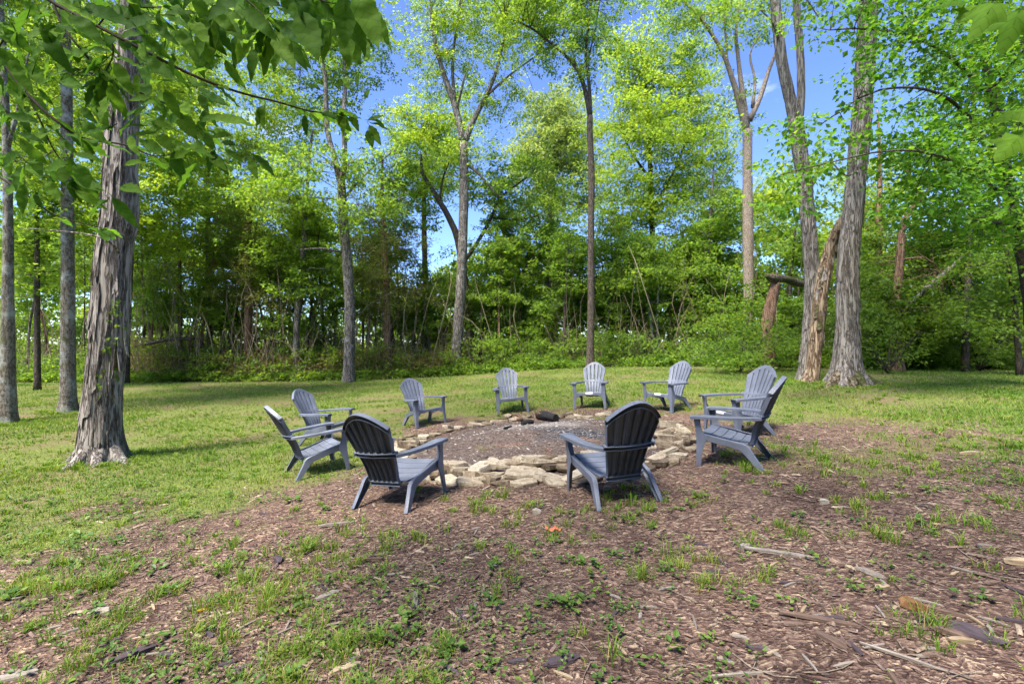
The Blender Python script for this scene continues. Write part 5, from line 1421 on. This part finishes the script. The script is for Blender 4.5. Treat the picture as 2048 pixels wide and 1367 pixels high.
# ------------------------------------------------------------------ fence at the wood's edge
m_post = chip_mat('rusty_steel', [(0.07, 0.04, 0.028), (0.11, 0.065, 0.045)], rough=.7, scale=30)
m_wire = chip_mat('galvanised_wire', [(0.28, 0.28, 0.28), (0.36, 0.36, 0.36)], rough=.45, scale=30)
m_yellow = plastic('yellow_insulator', (0.72, 0.55, 0.06), .5)
POSTS = [(78, 765, 'rusty fence post with yellow insulators between the two far left trunks'), (254, 764, 'rusty fence post right beside the big hickory trunk'), (415, 763, 'rusty fence post in the brush below the pale dead canes'), (557, 760, 'rusty fence post left of the grey double-stemmed tree')]
for px, py, lab in POSTS:
    q = gp(px, py); h = 1.55
    root = empty('fence_post', q); tag(root, lab, 'fence post', 'steel posts of the wire fence')
    A = Acc()
    box(A, (0, 0, h / 2 - .05), (.034, .008, h + .1)); box(A, (0, .018, h / 2 - .05), (.007, .028, h + .1))
    for z in np.arange(.15, h - .1, .12): box(A, (0, -.008, z), (.012, .010, .03))
    obj('post', A.mesh('post', m_post), root)
    for z in (.25, .75):
        A = Acc(); S = []
        for y, r in ((-.012, .016), (-.03, .022), (-.045, .012), (-.06, .018)):
            S.append([(r * math.cos(a) * 1.8, y, z + r * math.sin(a)) for a in np.linspace(0, 6.28, 8, endpoint=False)])
        loft(A, S); obj('insulator', A.mesh('insulator', m_yellow, smooth=True, sharp=40), root)
    A = Acc(); box(A, (0, 0, h + .02), (.04, .03, .05)); obj('post_cap', A.mesh('post_cap', m_wire), root)
# woven wire at the right
fx = np.linspace(8.5, 23.0, 60); fy = tree_line(fx) + .35
f0 = np.array([fx[0], fy[0], tz(fx[0], fy[0])])
wf = empty('wire_fence', f0); tag(wf, 'sagging woven wire fence in front of the dark thicket at the right', 'fence')
for k, h in enumerate((.12, .30, .48, .68, .90, 1.15)):
    rows = [[x, y, tz(x, y) + h + .02 * math.sin(x * 2 + k), .0035] for x, y in zip(fx, fy)]
    A = Acc(); tube(A, rows, ns=4, cap=False); obj('line_wire', A.mesh('line_wire', m_wire, origin=f0, smooth=True), wf)
A = Acc()
for x in np.arange(8.6, 22.9, .30):
    y = float(tree_line(x)) + .35
    tube(A, [[x, y, tz(x, y) + .05, .0028], [x + .01, y, tz(x, y) + .6, .0028], [x, y, tz(x, y) + 1.15, .0028]], ns=4, cap=False)
tag(obj('stay_wires', A.mesh('stay_wires', m_wire, origin=f0, smooth=True), wf), kind='stuff')
for x in (12.0, 16.5, 21.0):
    y = float(tree_line(x)) + .37
    A = Acc(); box(A, (x, y, tz(x, y) + .65), (.035, .03, 1.4)); obj('post', A.mesh('post', m_post, origin=f0), wf)

# ------------------------------------------------------------------ overhanging leaves close to the lens
def big_leaf_mesh(name, mat, L=.12, W=.062, n=9, curl=.10, serr=.05, seed=0):
    """ovate pointed leaf with midrib fold"""
    g = np.random.default_rng(seed)
    t = np.linspace(0, 1, n)
    w = W * np.sin(np.pi * np.clip(t, 0, 1) ** .82) ** .85 * (1 - .18 * t)
    w[0] = .002; w[-1] = .0008
    w = w * (1 + serr * np.where(np.arange(n) % 2, 1, -1) * (t > .1) * (t < .95))
    z = -curl * L * t ** 2 + g.normal(0, .003, n)
    bend = g.normal(0, .08) * L * t ** 2
    V, f4 = [], []
    for i_ in range(n):
        V += [(bend[i_] - w[i_] * .5, L * t[i_], z[i_] + w[i_] * .16), (bend[i_], L * t[i_], z[i_]), (bend[i_] + w[i_] * .5, L * t[i_], z[i_] + w[i_] * .16)]
    for i_ in range(n - 1):
        a = i_ * 3
        f4 += [[a, a + 1, a + 4, a + 3], [a + 1, a + 2, a + 5, a + 4]]
    A = Acc(); A.add(V, None, f4)
    # petiole
    tube(A, [[0, -.018, .004, .0012], [0, 0, 0, .0012], [0, L * .3, z[3] - .001, .0008]], ns=3, cap=False)
    return A.mesh(name, mat, smooth=True)

def big_mat(name, c, trans, veins=60):
    m, N, L = nodes(name)
    out = N.new('ShaderNodeOutputMaterial'); oi = N.new('ShaderNodeObjectInfo'); tc = N.new('ShaderNodeTexCoord')
    r = ramp(N, [(0, c[0]), (.5, c[1]), (1, c[2])]); L.new(oi.outputs['Random'], r.inputs['Fac'])
    sep = N.new('ShaderNodeSeparateXYZ'); L.new(tc.outputs['Object'], sep.inputs[0])
    ab = N.new('ShaderNodeMath'); ab.operation = 'ABSOLUTE'; L.new(sep.outputs['X'], ab.inputs[0])
    sk = N.new('ShaderNodeMath'); sk.operation = 'MULTIPLY_ADD'; sk.inputs[1].default_value = -.8; L.new(ab.outputs[0], sk.inputs[0]); L.new(sep.outputs['Y'], sk.inputs[2])
    wv = N.new('ShaderNodeMath'); wv.operation = 'MULTIPLY'; wv.inputs[1].default_value = veins * 6.28; L.new(sk.outputs[0], wv.inputs[0])
    sn = N.new('ShaderNodeMath'); sn.operation = 'SINE'; L.new(wv.outputs[0], sn.inputs[0])
    vr = ramp(N, [(.0, 1.0), (.9, 1.0), (1.0, .78)]); 
    mr = N.new('ShaderNodeMapRange'); mr.inputs['From Min'].default_value = -1; L.new(sn.outputs[0], mr.inputs['Value']); L.new(mr.outputs[0], vr.inputs['Fac'])
    no = N.new('ShaderNodeTexNoise'); no.inputs['Scale'].default_value = 25; no.inputs['Detail'].default_value = 5; L.new(tc.outputs['Object'], no.inputs['Vector'])
    nr_ = ramp(N, [(.25, .75), (.6, 1.1)]); L.new(no.outputs['Fac'], nr_.inputs['Fac'])
    m1 = N.new('ShaderNodeMixRGB'); m1.blend_type = 'MULTIPLY'; m1.inputs[0].default_value = 1; L.new(r.outputs['Color'], m1.inputs[1]); L.new(vr.outputs['Color'], m1.inputs[2])
    m2 = N.new('ShaderNodeMixRGB'); m2.blend_type = 'MULTIPLY'; m2.inputs[0].default_value = 1; L.new(m1.outputs[0], m2.inputs[1]); L.new(nr_.outputs['Color'], m2.inputs[2])
    p = N.new('ShaderNodeBsdfPrincipled'); p.inputs['Roughness'].default_value = .65; p.inputs['Specular IOR Level'].default_value = .08; L.new(m2.outputs[0], p.inputs['Base Color'])
    t = N.new('ShaderNodeBsdfTranslucent'); 
    mu = N.new('ShaderNodeMixRGB'); mu.blend_type = 'MULTIPLY'; mu.inputs[0].default_value = 1; mu.inputs[2].default_value = (1.2, 1.2, .55, 1); L.new(m2.outputs[0], mu.inputs[1]); L.new(mu.outputs[0], t.inputs['Color'])
    mx = N.new('ShaderNodeMixShader'); mx.inputs[0].default_value = trans; L.new(p.outputs[0], mx.inputs[1]); L.new(t.outputs[0], mx.inputs[2]); L.new(mx.outputs[0], out.inputs['Surface'])
    return m
m_hleaf = big_mat('hickory_leaflet', [(0.055, 0.135, 0.020), (0.095, 0.20, 0.026), (0.16, 0.29, 0.036)], .6)
m_mleaf = big_mat('maple_leaf', [(0.10, 0.22, 0.022), (0.13, 0.26, 0.025), (0.16, 0.30, 0.03)], .55, veins=40)
m_bwood = bark_mat('twig_bark', (0.02, 0.016, 0.012), (0.045, 0.035, 0.026), (0.08, 0.065, 0.05), scale=40, stretch=.3, bump=.2)
LEAF_ME = [big_leaf_mesh('leaf', m_hleaf, L=.112 + .004 * (k % 3), W=.047 + .0045 * (k % 5), curl=.04 + .06 * (k % 4), serr=.07, n=11, seed=k) for k in range(9)]

def orient(o, pos, dirv, nrm):
    y = Vector(dirv).normalized(); z = Vector(nrm); z = (z - y * z.dot(y)).normalized(); x = y.cross(z)
    M = Matrix((x, y, z)).transposed().to_4x4(); M.translation = Vector([float(v) for v in pos])
    o.matrix_basis = M

gl = np.random.default_rng(15)
BR = [  # branches: px, py, distance, width px
    [(60, -30, 1.75, 11), (110, 8, 1.75, 10), (200, 55, 1.75, 9), (270, 92, 1.75, 8), (380, 148, 1.8, 7), (470, 182, 1.85, 6), (560, 205, 1.9, 5), (620, 222, 1.95, 4), (675, 227, 2.0, 3)],
    [(108, 10, 1.75, 7), (122, 45, 1.75, 6), (152, 88, 1.75, 5), (200, 138, 1.8, 5), (270, 180, 1.85, 4), (345, 215, 1.9, 3), (400, 258, 1.95, 2)],
    [(-30, 70, 2.0, 10), (0, 115, 2.0, 9), (50, 182, 2.0, 8), (110, 240, 2.0, 7), (165, 275, 2.05, 5), (250, 290, 2.1, 4), (310, 312, 2.15, 3), (365, 303, 2.2, 2)],
    [(50, 183, 2.0, 5), (80, 240, 2.0, 4), (105, 295, 2.05, 3), (145, 352, 2.1, 2)],
    [(196, 52, 1.75, 4), (215, 30, 1.72, 3.4), (245, 17, 1.7, 3), (330, 14, 1.7, 2)],
    [(222, 72, 1.75, 4), (226, 110, 1.76, 3.4), (213, 140, 1.8, 3), (211, 158, 1.8, 2)],
    [(430, -40, 1.35, 6), (480, -10, 1.35, 5), (530, 35, 1.35, 3), (545, 62, 1.35, 2)],
    [(600, -30, 1.3, 5), (640, 0, 1.3, 4), (690, 10, 1.3, 2)],
    [(-30, 150, 2.3, 5), (20, 66, 2.3, 4), (90, 82, 2.3, 2)],
    [(-40, 330, 2.6, 6), (40, 380, 2.6, 5), (110, 430, 2.7, 3), (200, 455, 2.8, 2)],
]
bo = at(-60, -60, 1.9)
hb = empty('overhanging_branch', bo)
tag(hb, 'branch of broad pointed green leaves hanging into the upper left corner', 'branch')
spots = []
for bi, br in enumerate(BR):
    P = np.array([[*at(px, py, d), w / 2 * d / F / 1.25] for px, py, d, w in br])
    A = Acc(); Q = tube(A, P, ns=7, n=5, rough=.08, seed=bi)
    obj('twig', A.mesh('twig', m_bwood, origin=bo, smooth=True), hb)
    T_ = unit(np.gradient(Q[:, :3], axis=0))
    for i_ in range(2 if bi < 4 else 0, len(Q)):
        spots.append((Q[i_, :3], T_[i_], i_ / (len(Q) - 1)))
def add_leaf(parent, origin, pos, dirv, nrm, size, me=None):
    o = obj('leaf', me or LEAF_ME[gl.integers(0, len(LEAF_ME))], parent)
    orient(o, np.asarray(pos) - origin, dirv, nrm)
    size *= 1.0 if me is None else 1
    o.scale = (size * gl.uniform(.75, 1.05), size, size)
    return o
side = 1
for p, tdir, f in spots:
    k = 1 if gl.random() < .55 else 0
    if f > .97: k = 4
    for q in range(k):
        side = -side
        lat = unit(np.cross(tdir, [0, -.35, 1.0])) * side
        dv = unit(tdir * gl.uniform(.3, .9) + lat * gl.uniform(.5, 1.0) + np.array([0, gl.uniform(-.4, .5), gl.uniform(-.55, .05)]))
        nr = np.array([gl.normal(0, .35), -.35 + gl.normal(0, .35), 1.0])
        st = p + dv * .02
        add_leaf(hb, bo, st, dv, nr, gl.uniform(.65, 1.12))
# compound sprays of five leaflets hanging from the twigs (photo pixel of the joint, distance, pointing angle in degrees, leaflet scale)
for px, py, d, ang, s in [(548, 62, 1.32, 250, 1.15), (548, 62, 1.32, 300, 1.15), (560, 60, 1.3, 330, .95), (535, 30, 1.35, 180, .8), (525, 40, 1.35, 235, 1.0), (590, 0, 1.25, 310, 1.25), (600, 20, 1.25, 290, 1.2), (690, -10, 1.15, 265, 1.15), (710, -10, 1.15, 300, 1.3), (640, 0, 1.3, 320, 1.2), (470, 20, 1.4, 260, 1.0), (440, 10, 1.4, 230, 1.0), (420, 40, 1.45, 300, 1.0), (425, 45, 1.45, 260, .9),
        (735, 240, 2.0, 20, .75), (740, 245, 2.0, 345, .75), (738, 250, 2.0, 300, .8), (735, 260, 2.0, 285, .7), (740, 235, 2.0, 330, .7), (700, 230, 2.0, 300, .7), (690, 235, 1.95, 250, .7), (700, 180, 2.0, 120, .6), (715, 175, 2.0, 95, .6), (730, 200, 2.0, 70, .6), (640, 180, 1.9, 160, .7), (650, 190, 1.9, 200, .7), (610, 230, 1.9, 270, .7), (530, 210, 1.9, 250, .8), (515, 215, 1.9, 280, .8),
        (505, 310, 1.8, 20, .8), (505, 310, 1.8, 320, .95), (500, 315, 1.8, 290, .9), (460, 270, 1.9, 185, .7), (470, 290, 1.9, 160, .7), (425, 305, 1.9, 300, 1.0), (430, 300, 1.9, 250, .9), (420, 310, 1.9, 320, .9), (450, 300, 1.9, 330, .8),
        (310, 258, 1.9, 85, .8), (312, 262, 1.9, 30, .7), (308, 265, 1.9, 190, .9), (315, 270, 1.9, 320, .8), (350, 310, 2.0, 300, .9), (345, 315, 2.0, 250, .8),
        (215, 400, 1.7, 200, 1.2), (225, 395, 1.7, 300, 1.2), (205, 380, 1.8, 160, 1.1), (240, 370, 1.8, 340, 1.1), (120, 330, 2.0, 250, 1.0), (80, 310, 2.0, 200, 1.1), (105, 350, 2.0, 290, 1.0), (60, 370, 2.2, 180, 1.1), (150, 380, 2.0, 320, 1.1), (250, 330, 2.0, 10, .9), (180, 350, 2.0, 270, 1.0),
        (60, 20, 1.5, 200, 1.2), (30, 60, 1.5, 260, 1.2), (90, 60, 1.5, 290, 1.2), (140, 30, 1.5, 320, 1.1), (20, 120, 1.6, 300, 1.2), (170, 20, 1.5, 0, 1.2), (250, 60, 1.6, 40, 1.0), (300, 50, 1.6, 330, 1.0), (350, 60, 1.6, 310, 1.0), (330, 30, 1.6, 20, 1.0), (380, 90, 1.7, 330, 1.0), (110, 100, 1.7, 220, 1.1), (70, 130, 1.7, 240, 1.1), (180, 100, 1.7, 200, 1.1), (190, 170, 1.75, 240, 1.0), (160, 140, 1.75, 190, 1.0), (40, 230, 1.9, 200, 1.0), (330, 180, 1.8, 290, .95), (300, 130, 1.75, 60, .9), (410, 130, 1.75, 40, .9), (450, 120, 1.7, 300, 1.0), (400, 190, 1.85, 300, .8), (340, 210, 1.85, 240, .8)]:
    a = math.radians(ang)
    dv = np.array([math.cos(a), gl.uniform(-.25, .45), math.sin(a)])
    nr = np.array([gl.normal(0, .25), -1.0 + gl.normal(0, .3), .6 + gl.normal(0, .25)])
    add_leaf(hb, bo, at(px, py, d), dv, nr, s * gl.uniform(.85, 1.1))

for _ in range(420):
    if gl.random() < .7: px, py, d = gl.uniform(-60, 430), gl.uniform(-40, 430), gl.uniform(1.6, 2.4)
    else: px, py, d = gl.uniform(380, 740), gl.uniform(-60, 90), gl.uniform(1.25, 1.8)
    if py > 330 + 60 * math.sin(px * .02) - .25 * max(0, px - 250): continue
    a = math.radians(gl.normal(300, 65))
    add_leaf(hb, bo, at(px, py, d), np.array([math.cos(a), gl.uniform(-.35, .5), math.sin(a)]), np.array([gl.normal(0, .3), -1.0 + gl.normal(0, .3), .55 + gl.normal(0, .3)]), gl.uniform(.65, 1.1))
# maple leaves at the upper right
def maple_leaf(mat, seed):
    g = np.random.default_rng(seed)
    out_ = []
    pts = [(180 + 62, .30), (180 + 30, .55), (180 + 8, .42), (152, .82), (135, .52), (118, .60), (103, .86), (90, 1.08), (77, .86), (62, .60), (45, .52), (28, .82), (-8, .42), (-30, .55), (-62, .30)]
    tip = {0: .30}
    for a, r in pts:
        a = math.radians(a); r = r * .085 * g.uniform(.95, 1.05)
        out_.append((math.cos(a) * r, math.sin(a) * r + .03, -.10 * r + g.normal(0, .003)))
    out_ = np.array(out_)
    c = np.array([[0, .035, .006]]); n_ = len(out_)
    mid = out_ * .5 + c * .5; mid[:, 2] += .004
    V = np.vstack([out_, mid, c])
    f4 = [[i_, (i_ + 1) % n_, n_ + (i_ + 1) % n_, n_ + i_] for i_ in range(n_)]
    f3 = [[n_ + i_, n_ + (i_ + 1) % n_, 2 * n_] for i_ in range(n_)]
    A = Acc(); A.add(V, f3, f4)
    tube(A, [[0, -.06, .01, .0014], [0, .0, .003, .0014], [0, .05, .006, .001]], ns=3, cap=False)
    return A.mesh('leaf', mat, smooth=True)
MAP_ME = [maple_leaf(m_mleaf, k) for k in range(3)]
mo = at(2090, 60, 1.7)
mb = empty('maple_branch', mo)
tag(mb, 'maple twig with large bright lobed leaves at the upper right corner', 'branch')
for k, br in enumerate([[(2120, -40, 1.6, 7), (2060, -10, 1.6, 5), (1990, 0, 1.6, 4), (1930, -5, 1.6, 2)], [(2130, 200, 1.7, 7), (2080, 225, 1.7, 5), (2045, 235, 1.7, 3), (2035, 262, 1.7, 2)]]):
    P = [[*at(px, py, d), w / 2 * d / F / 1.4] for px, py, d, w in br]
    A = Acc(); tube(A, P, ns=6, n=5, rough=.06, seed=k); obj('twig', A.mesh('twig', m_bwood, origin=mo, smooth=True), mb)
for px, py, d, ang, s in [(1995, 0, 1.45, 235, 1.0), (2040, 15, 1.5, 250, 1.0), (1960, 10, 1.6, 215, .8), (2070, 5, 1.55, 275, 1.0), (1930, 0, 1.6, 190, .7), (2060, 222, 1.6, 192, .75), (2045, 268, 1.55, 222, .95), (2075, 262, 1.6, 200, .85), (2090, 300, 1.6, 240, .9)]:
    a = math.radians(ang)
    add_leaf(mb, mo, at(px, py, d), np.array([math.cos(a), gl.uniform(-.15, .2), math.sin(a)]), np.array([gl.normal(0, .2), -.9, .9]), s * 1.25, MAP_ME[gl.integers(0, 3)])

# ------------------------------------------------------------------ pieces of wood, bark and stone lying on the mulch
m_wpale = chip_mat('pale_split_wood', [(0.26, 0.19, 0.12), (0.34, 0.26, 0.17)], scale=25, stretch=(2.2, .35, 2.2))
m_wgrey = chip_mat('grey_weathered_wood', [(0.19, 0.155, 0.13), (0.27, 0.23, 0.195)], scale=25, stretch=(2.2, .35, 2.2))
m_wbrown = chip_mat('brown_bark', [(0.11, 0.072, 0.055), (0.16, 0.105, 0.08)], scale=25, stretch=(2.2, .35, 2.2), bump=.6)
m_wpurp = chip_mat('purple_brown_bark', [(0.065, 0.048, 0.055), (0.085, 0.062, 0.070)], scale=18, stretch=(2.2, .35, 2.2), bump=.8)
m_worange = chip_mat('orange_rotten_wood', [(0.17, 0.085, 0.038), (0.21, 0.11, 0.05)], scale=30, bump=.7)
m_pebble = chip_mat('pale_pebble', [(0.26, 0.225, 0.185), (0.33, 0.29, 0.24)], scale=25)
m_scrap = plastic('orange_pink_plastic', (0.75, 0.16, 0.10), .45)
m_yleaf = leaf_mat('yellow_fallen_leaf', (0.60, 0.36, 0.03), (0.62, 0.38, 0.03), (0.66, 0.42, 0.05))

def chunk_mesh(name, mat, l, w, h, seed, jag=.18):
    """splintered slab with ragged ends; long axis along y"""
    g = np.random.default_rng(seed)
    S = []
    for k, t in enumerate(np.linspace(-.5, .5, 5)):
        e = .45 if k in (0, 4) else 1
        bx = g.normal(0, .06) * w; zl = g.uniform(0, .25) * h
        ww = w * e * g.uniform(.8, 1.1); hh = h * (e * .5 + .5) * g.uniform(.8, 1.1)
        y = t * l
        S.append([(bx - ww / 2, y + g.normal(0, jag * w), 0), (bx + ww / 2, y + g.normal(0, jag * w), 0), (bx + ww * .42, y + g.normal(0, jag * w), hh), (bx + g.normal(0, .08) * w, y, hh * 1.12), (bx - ww * .42, y + g.normal(0, jag * w), hh * .9)])
    A = Acc(); loft(A, S)
    return A.mesh(name, mat, smooth=True, sharp=25)
def ground_piece(name, label, cat, mat, px, py, l, w, h, ang, seed=0, group=None, me=None):
    q = gp(px, py)
    o = obj(name, me or chunk_mesh(name, mat, l, w, h, seed), None, q + [0, 0, .004])
    e = .06
    gx = (tz(q[0] + e, q[1]) - tz(q[0] - e, q[1])) / (2 * e)
    o.rotation_euler = (0, -math.atan(gx), math.radians(ang))
    return tag(o, label, cat, group)
ground_piece('bark_slab', 'dark purple-brown bark slab lying at the lower right', 'bark', m_wpurp, 1954, 1268, .19, .085, .015, 25, 1)
ground_piece('wood_chunk', 'tan split chunk of wood just left of the dark bark slab', 'wood', m_wbrown, 1905, 1272, .12, .04, .03, 40, 2)
ground_piece('wood_splinter', 'small pale splinter touching the dark bark slab', 'wood', m_wpale, 1922, 1285, .10, .025, .02, 80, 3)
ground_piece('rotten_knob', 'rotten orange-brown wood knob near the lower right corner', 'wood', m_worange, 1824, 1214, .09, .06, .04, 70, 4)
ground_piece('brown_stick', 'straight brown stick running right from the rotten orange knob', 'stick', m_wbrown, 1880, 1224, .30, .018, .016, 55, 5)
ground_piece('frayed_stick', 'long frayed pale stick lying right of centre beside grass tuft', 'stick', m_wgrey, 1560, 1108, .42, .035, .018, 68, 6)
ground_piece('frayed_bark', 'whitish curled strip of bark beside pale chips at the right', 'bark', m_wgrey, 1740, 1146, .13, .05, .015, 30, 7)
ground_piece('wood_chip', 'oval pale tan wood chip below the whitish curled strip', 'wood', m_wpale, 1764, 1177, .09, .035, .02, 100, 8)
ground_piece('wood_chip', 'short pale chip just left of the whitish curled bark strip', 'wood', m_wpale, 1700, 1138, .06, .04, .018, 20, 9)
ground_piece('bark_chip', 'reddish brown bark chip in the lower right mulch', 'bark', m_wbrown, 1664, 1285, .14, .05, .02, 30, 10)
ground_piece('buried_root', 'grey half-buried root showing through the mulch at lower right', 'root', m_wbrown, 1640, 1240, .36, .03, .014, 70, 11)
ground_piece('tan_stick', 'tan stick lying in the grass at the right side', 'stick', m_wpale, 1944, 908, .30, .04, .03, 95, 12)
ground_piece('pale_stick', 'pale grey flat stick lying below the nearest left chair', 'stick', m_wgrey, 678, 1049, .34, .035, .018, 108, 13)
ground_piece('brown_stick', 'brown flat stick with blunt ends lying centre left', 'stick', m_wbrown, 768, 1120, .26, .032, .02, 92, 14)
ground_piece('bark_flake', 'curled purple-brown bark flake left of centre', 'bark', m_wpurp, 556, 1122, .12, .05, .03, 40, 15)
ground_piece('weathered_stick', 'pale weathered stick pointing at the viewer near bottom centre', 'stick', m_wgrey, 832, 1200, .20, .035, .02, 12, 16)
ground_piece('bark_chip', 'brown bark chip right of the pale weathered stick, bottom centre', 'bark', m_wbrown, 1008, 1178, .20, .035, .02, 10, 17)
ground_piece('wood_flake', 'whitish wood flake left of the pale weathered stick', 'wood', m_wgrey, 656, 1192, .15, .045, .014, 130, 18)
ground_piece('bark_chip', 'grey ridged bark piece at the lower left', 'bark', m_wpurp, 268, 1312, .19, .05, .03, 135, 19)
ground_piece('wood_splinter', 'long pale splinter above the grey ridged bark at lower left', 'wood', m_wpale, 304, 1272, .18, .022, .014, 115, 20)
ground_piece('wood_chip', 'tan chip at the bottom edge left of centre', 'wood', m_wpale, 690, 1340, .14, .035, .018, 120, 21)
ground_piece('bark_flake', 'dark broad bark flake at the bottom edge, centre', 'bark', m_wpurp, 1125, 1322, .17, .06, .016, 110, 22)
ground_piece('thin_stick', 'thin curved grey stick at the bottom edge right of centre', 'stick', m_wgrey, 1488, 1350, .30, .012, .010, 95, 23)
ground_piece('thin_stick', 'thin straight stick running diagonally at the lower right', 'stick', m_wgrey, 1824, 1322, .36, .014, .012, 50, 24)
ground_piece('bark_flake', 'grey broad flake of bark at the lower left corner', 'bark', m_wgrey, 35, 1352, .17, .06, .015, 110, 25)
ground_piece('wood_splinter', 'tan splinter upright to view at the far left mulch edge', 'wood', m_wpale, 80, 1108, .20, .03, .015, 120, 26)
ground_piece('tan_stick', 'tan stick end at the right edge of the mulch', 'stick', m_wpale, 2040, 1128, .16, .05, .03, 80, 27)
for px, py, lab in [(1491, 1098, 'pale pebble at the left end of the long frayed stick'), (1646, 1006, 'pale stone in the mulch right of the side-on chair'), (1074, 1026, 'small pale pebble left of the nearest right chair'), (1216, 979, 'small grey stone under the nearest right chair'), (205, 1228, 'whitish pebble among grass tufts at left')]:
    q = gp(px, py); k = np.random.default_rng(px)
    me = stone_mesh(.085, .06, .035, k, .7); me.materials.clear(); me.materials.append(m_pebble)
    tag(obj('pebble', me, None, q), lab, 'stone')
# orange-pink scrap: a crumpled bit of plastic
q = gp(1106, 1060)
S = []
gs = np.random.default_rng(3)
for x in np.linspace(-.06, .06, 8):
    w_ = .022 * (1 - (x / .075) ** 2) + .004; z_ = .012 + .014 * math.sin(x * 95) + gs.normal(0, .003)
    S.append([(x, -w_, max(z_, .004)), (x, 0, max(z_, .004) + .012), (x, w_, max(z_, .004)), (x, w_, max(z_, .004) - .003), (x, 0, max(z_, .004) + .008), (x, -w_, max(z_, .004) - .003)])
A = Acc(); loft(A, S)
tag(obj('plastic_scrap', A.mesh('plastic_scrap', m_scrap, smooth=True, sharp=40), None, q), 'crumpled orange-pink plastic scrap on the mulch, bottom centre', 'litter')
o = ground_piece('fallen_leaf', 'single yellow fallen leaf on the mulch at lower left', 'leaf', m_yleaf, 411, 1219, .05, .02, .006, 110, 30, me=big_leaf_mesh('fallen_leaf', m_yleaf, L=.055, W=.026, curl=.05))
# further chips big enough to tell apart
gc = np.random.default_rng(44)
CM = [chunk_mesh('mulch_piece', m, l, w, h, k) for k, (m, l, w, h) in enumerate([(m_wpale, .09, .018, .008), (m_wbrown, .10, .024, .010), (m_wgrey, .11, .015, .008), (m_wpurp, .09, .028, .008), (m_wbrown, .07, .02, .008), (m_wbrown, .15, .016, .010), (m_wgrey, .07, .02, .007), (m_wpurp, .13, .02, .01)])]
CL = ['loose pale splinter in the foreground mulch', 'loose brown shred of bark in the foreground mulch', 'loose grey shred of wood in the foreground mulch', 'loose dark purplish bark flake in the foreground mulch', 'loose brown shred of bark in the foreground mulch', 'loose brown shred of bark in the foreground mulch', 'loose grey shred of wood in the foreground mulch', 'loose dark purplish bark flake in the foreground mulch']
k = 0
while k < 150:
    px, py = gc.uniform(0, 2048), gc.uniform(1010, 1360)
    q = gp(px, py)
    if lawn(q[0], q[1]) > .4 or np.hypot(q[0] - PIT[0], q[1] - PIT[1]) < 2.6: continue
    ci = gc.integers(0, len(CM))
    ground_piece('mulch_piece', CL[ci], 'wood', None, px, py, 0, 0, 0, gc.normal(100, 45), group='larger shreds in the mulch', me=CM[ci])
    k += 1
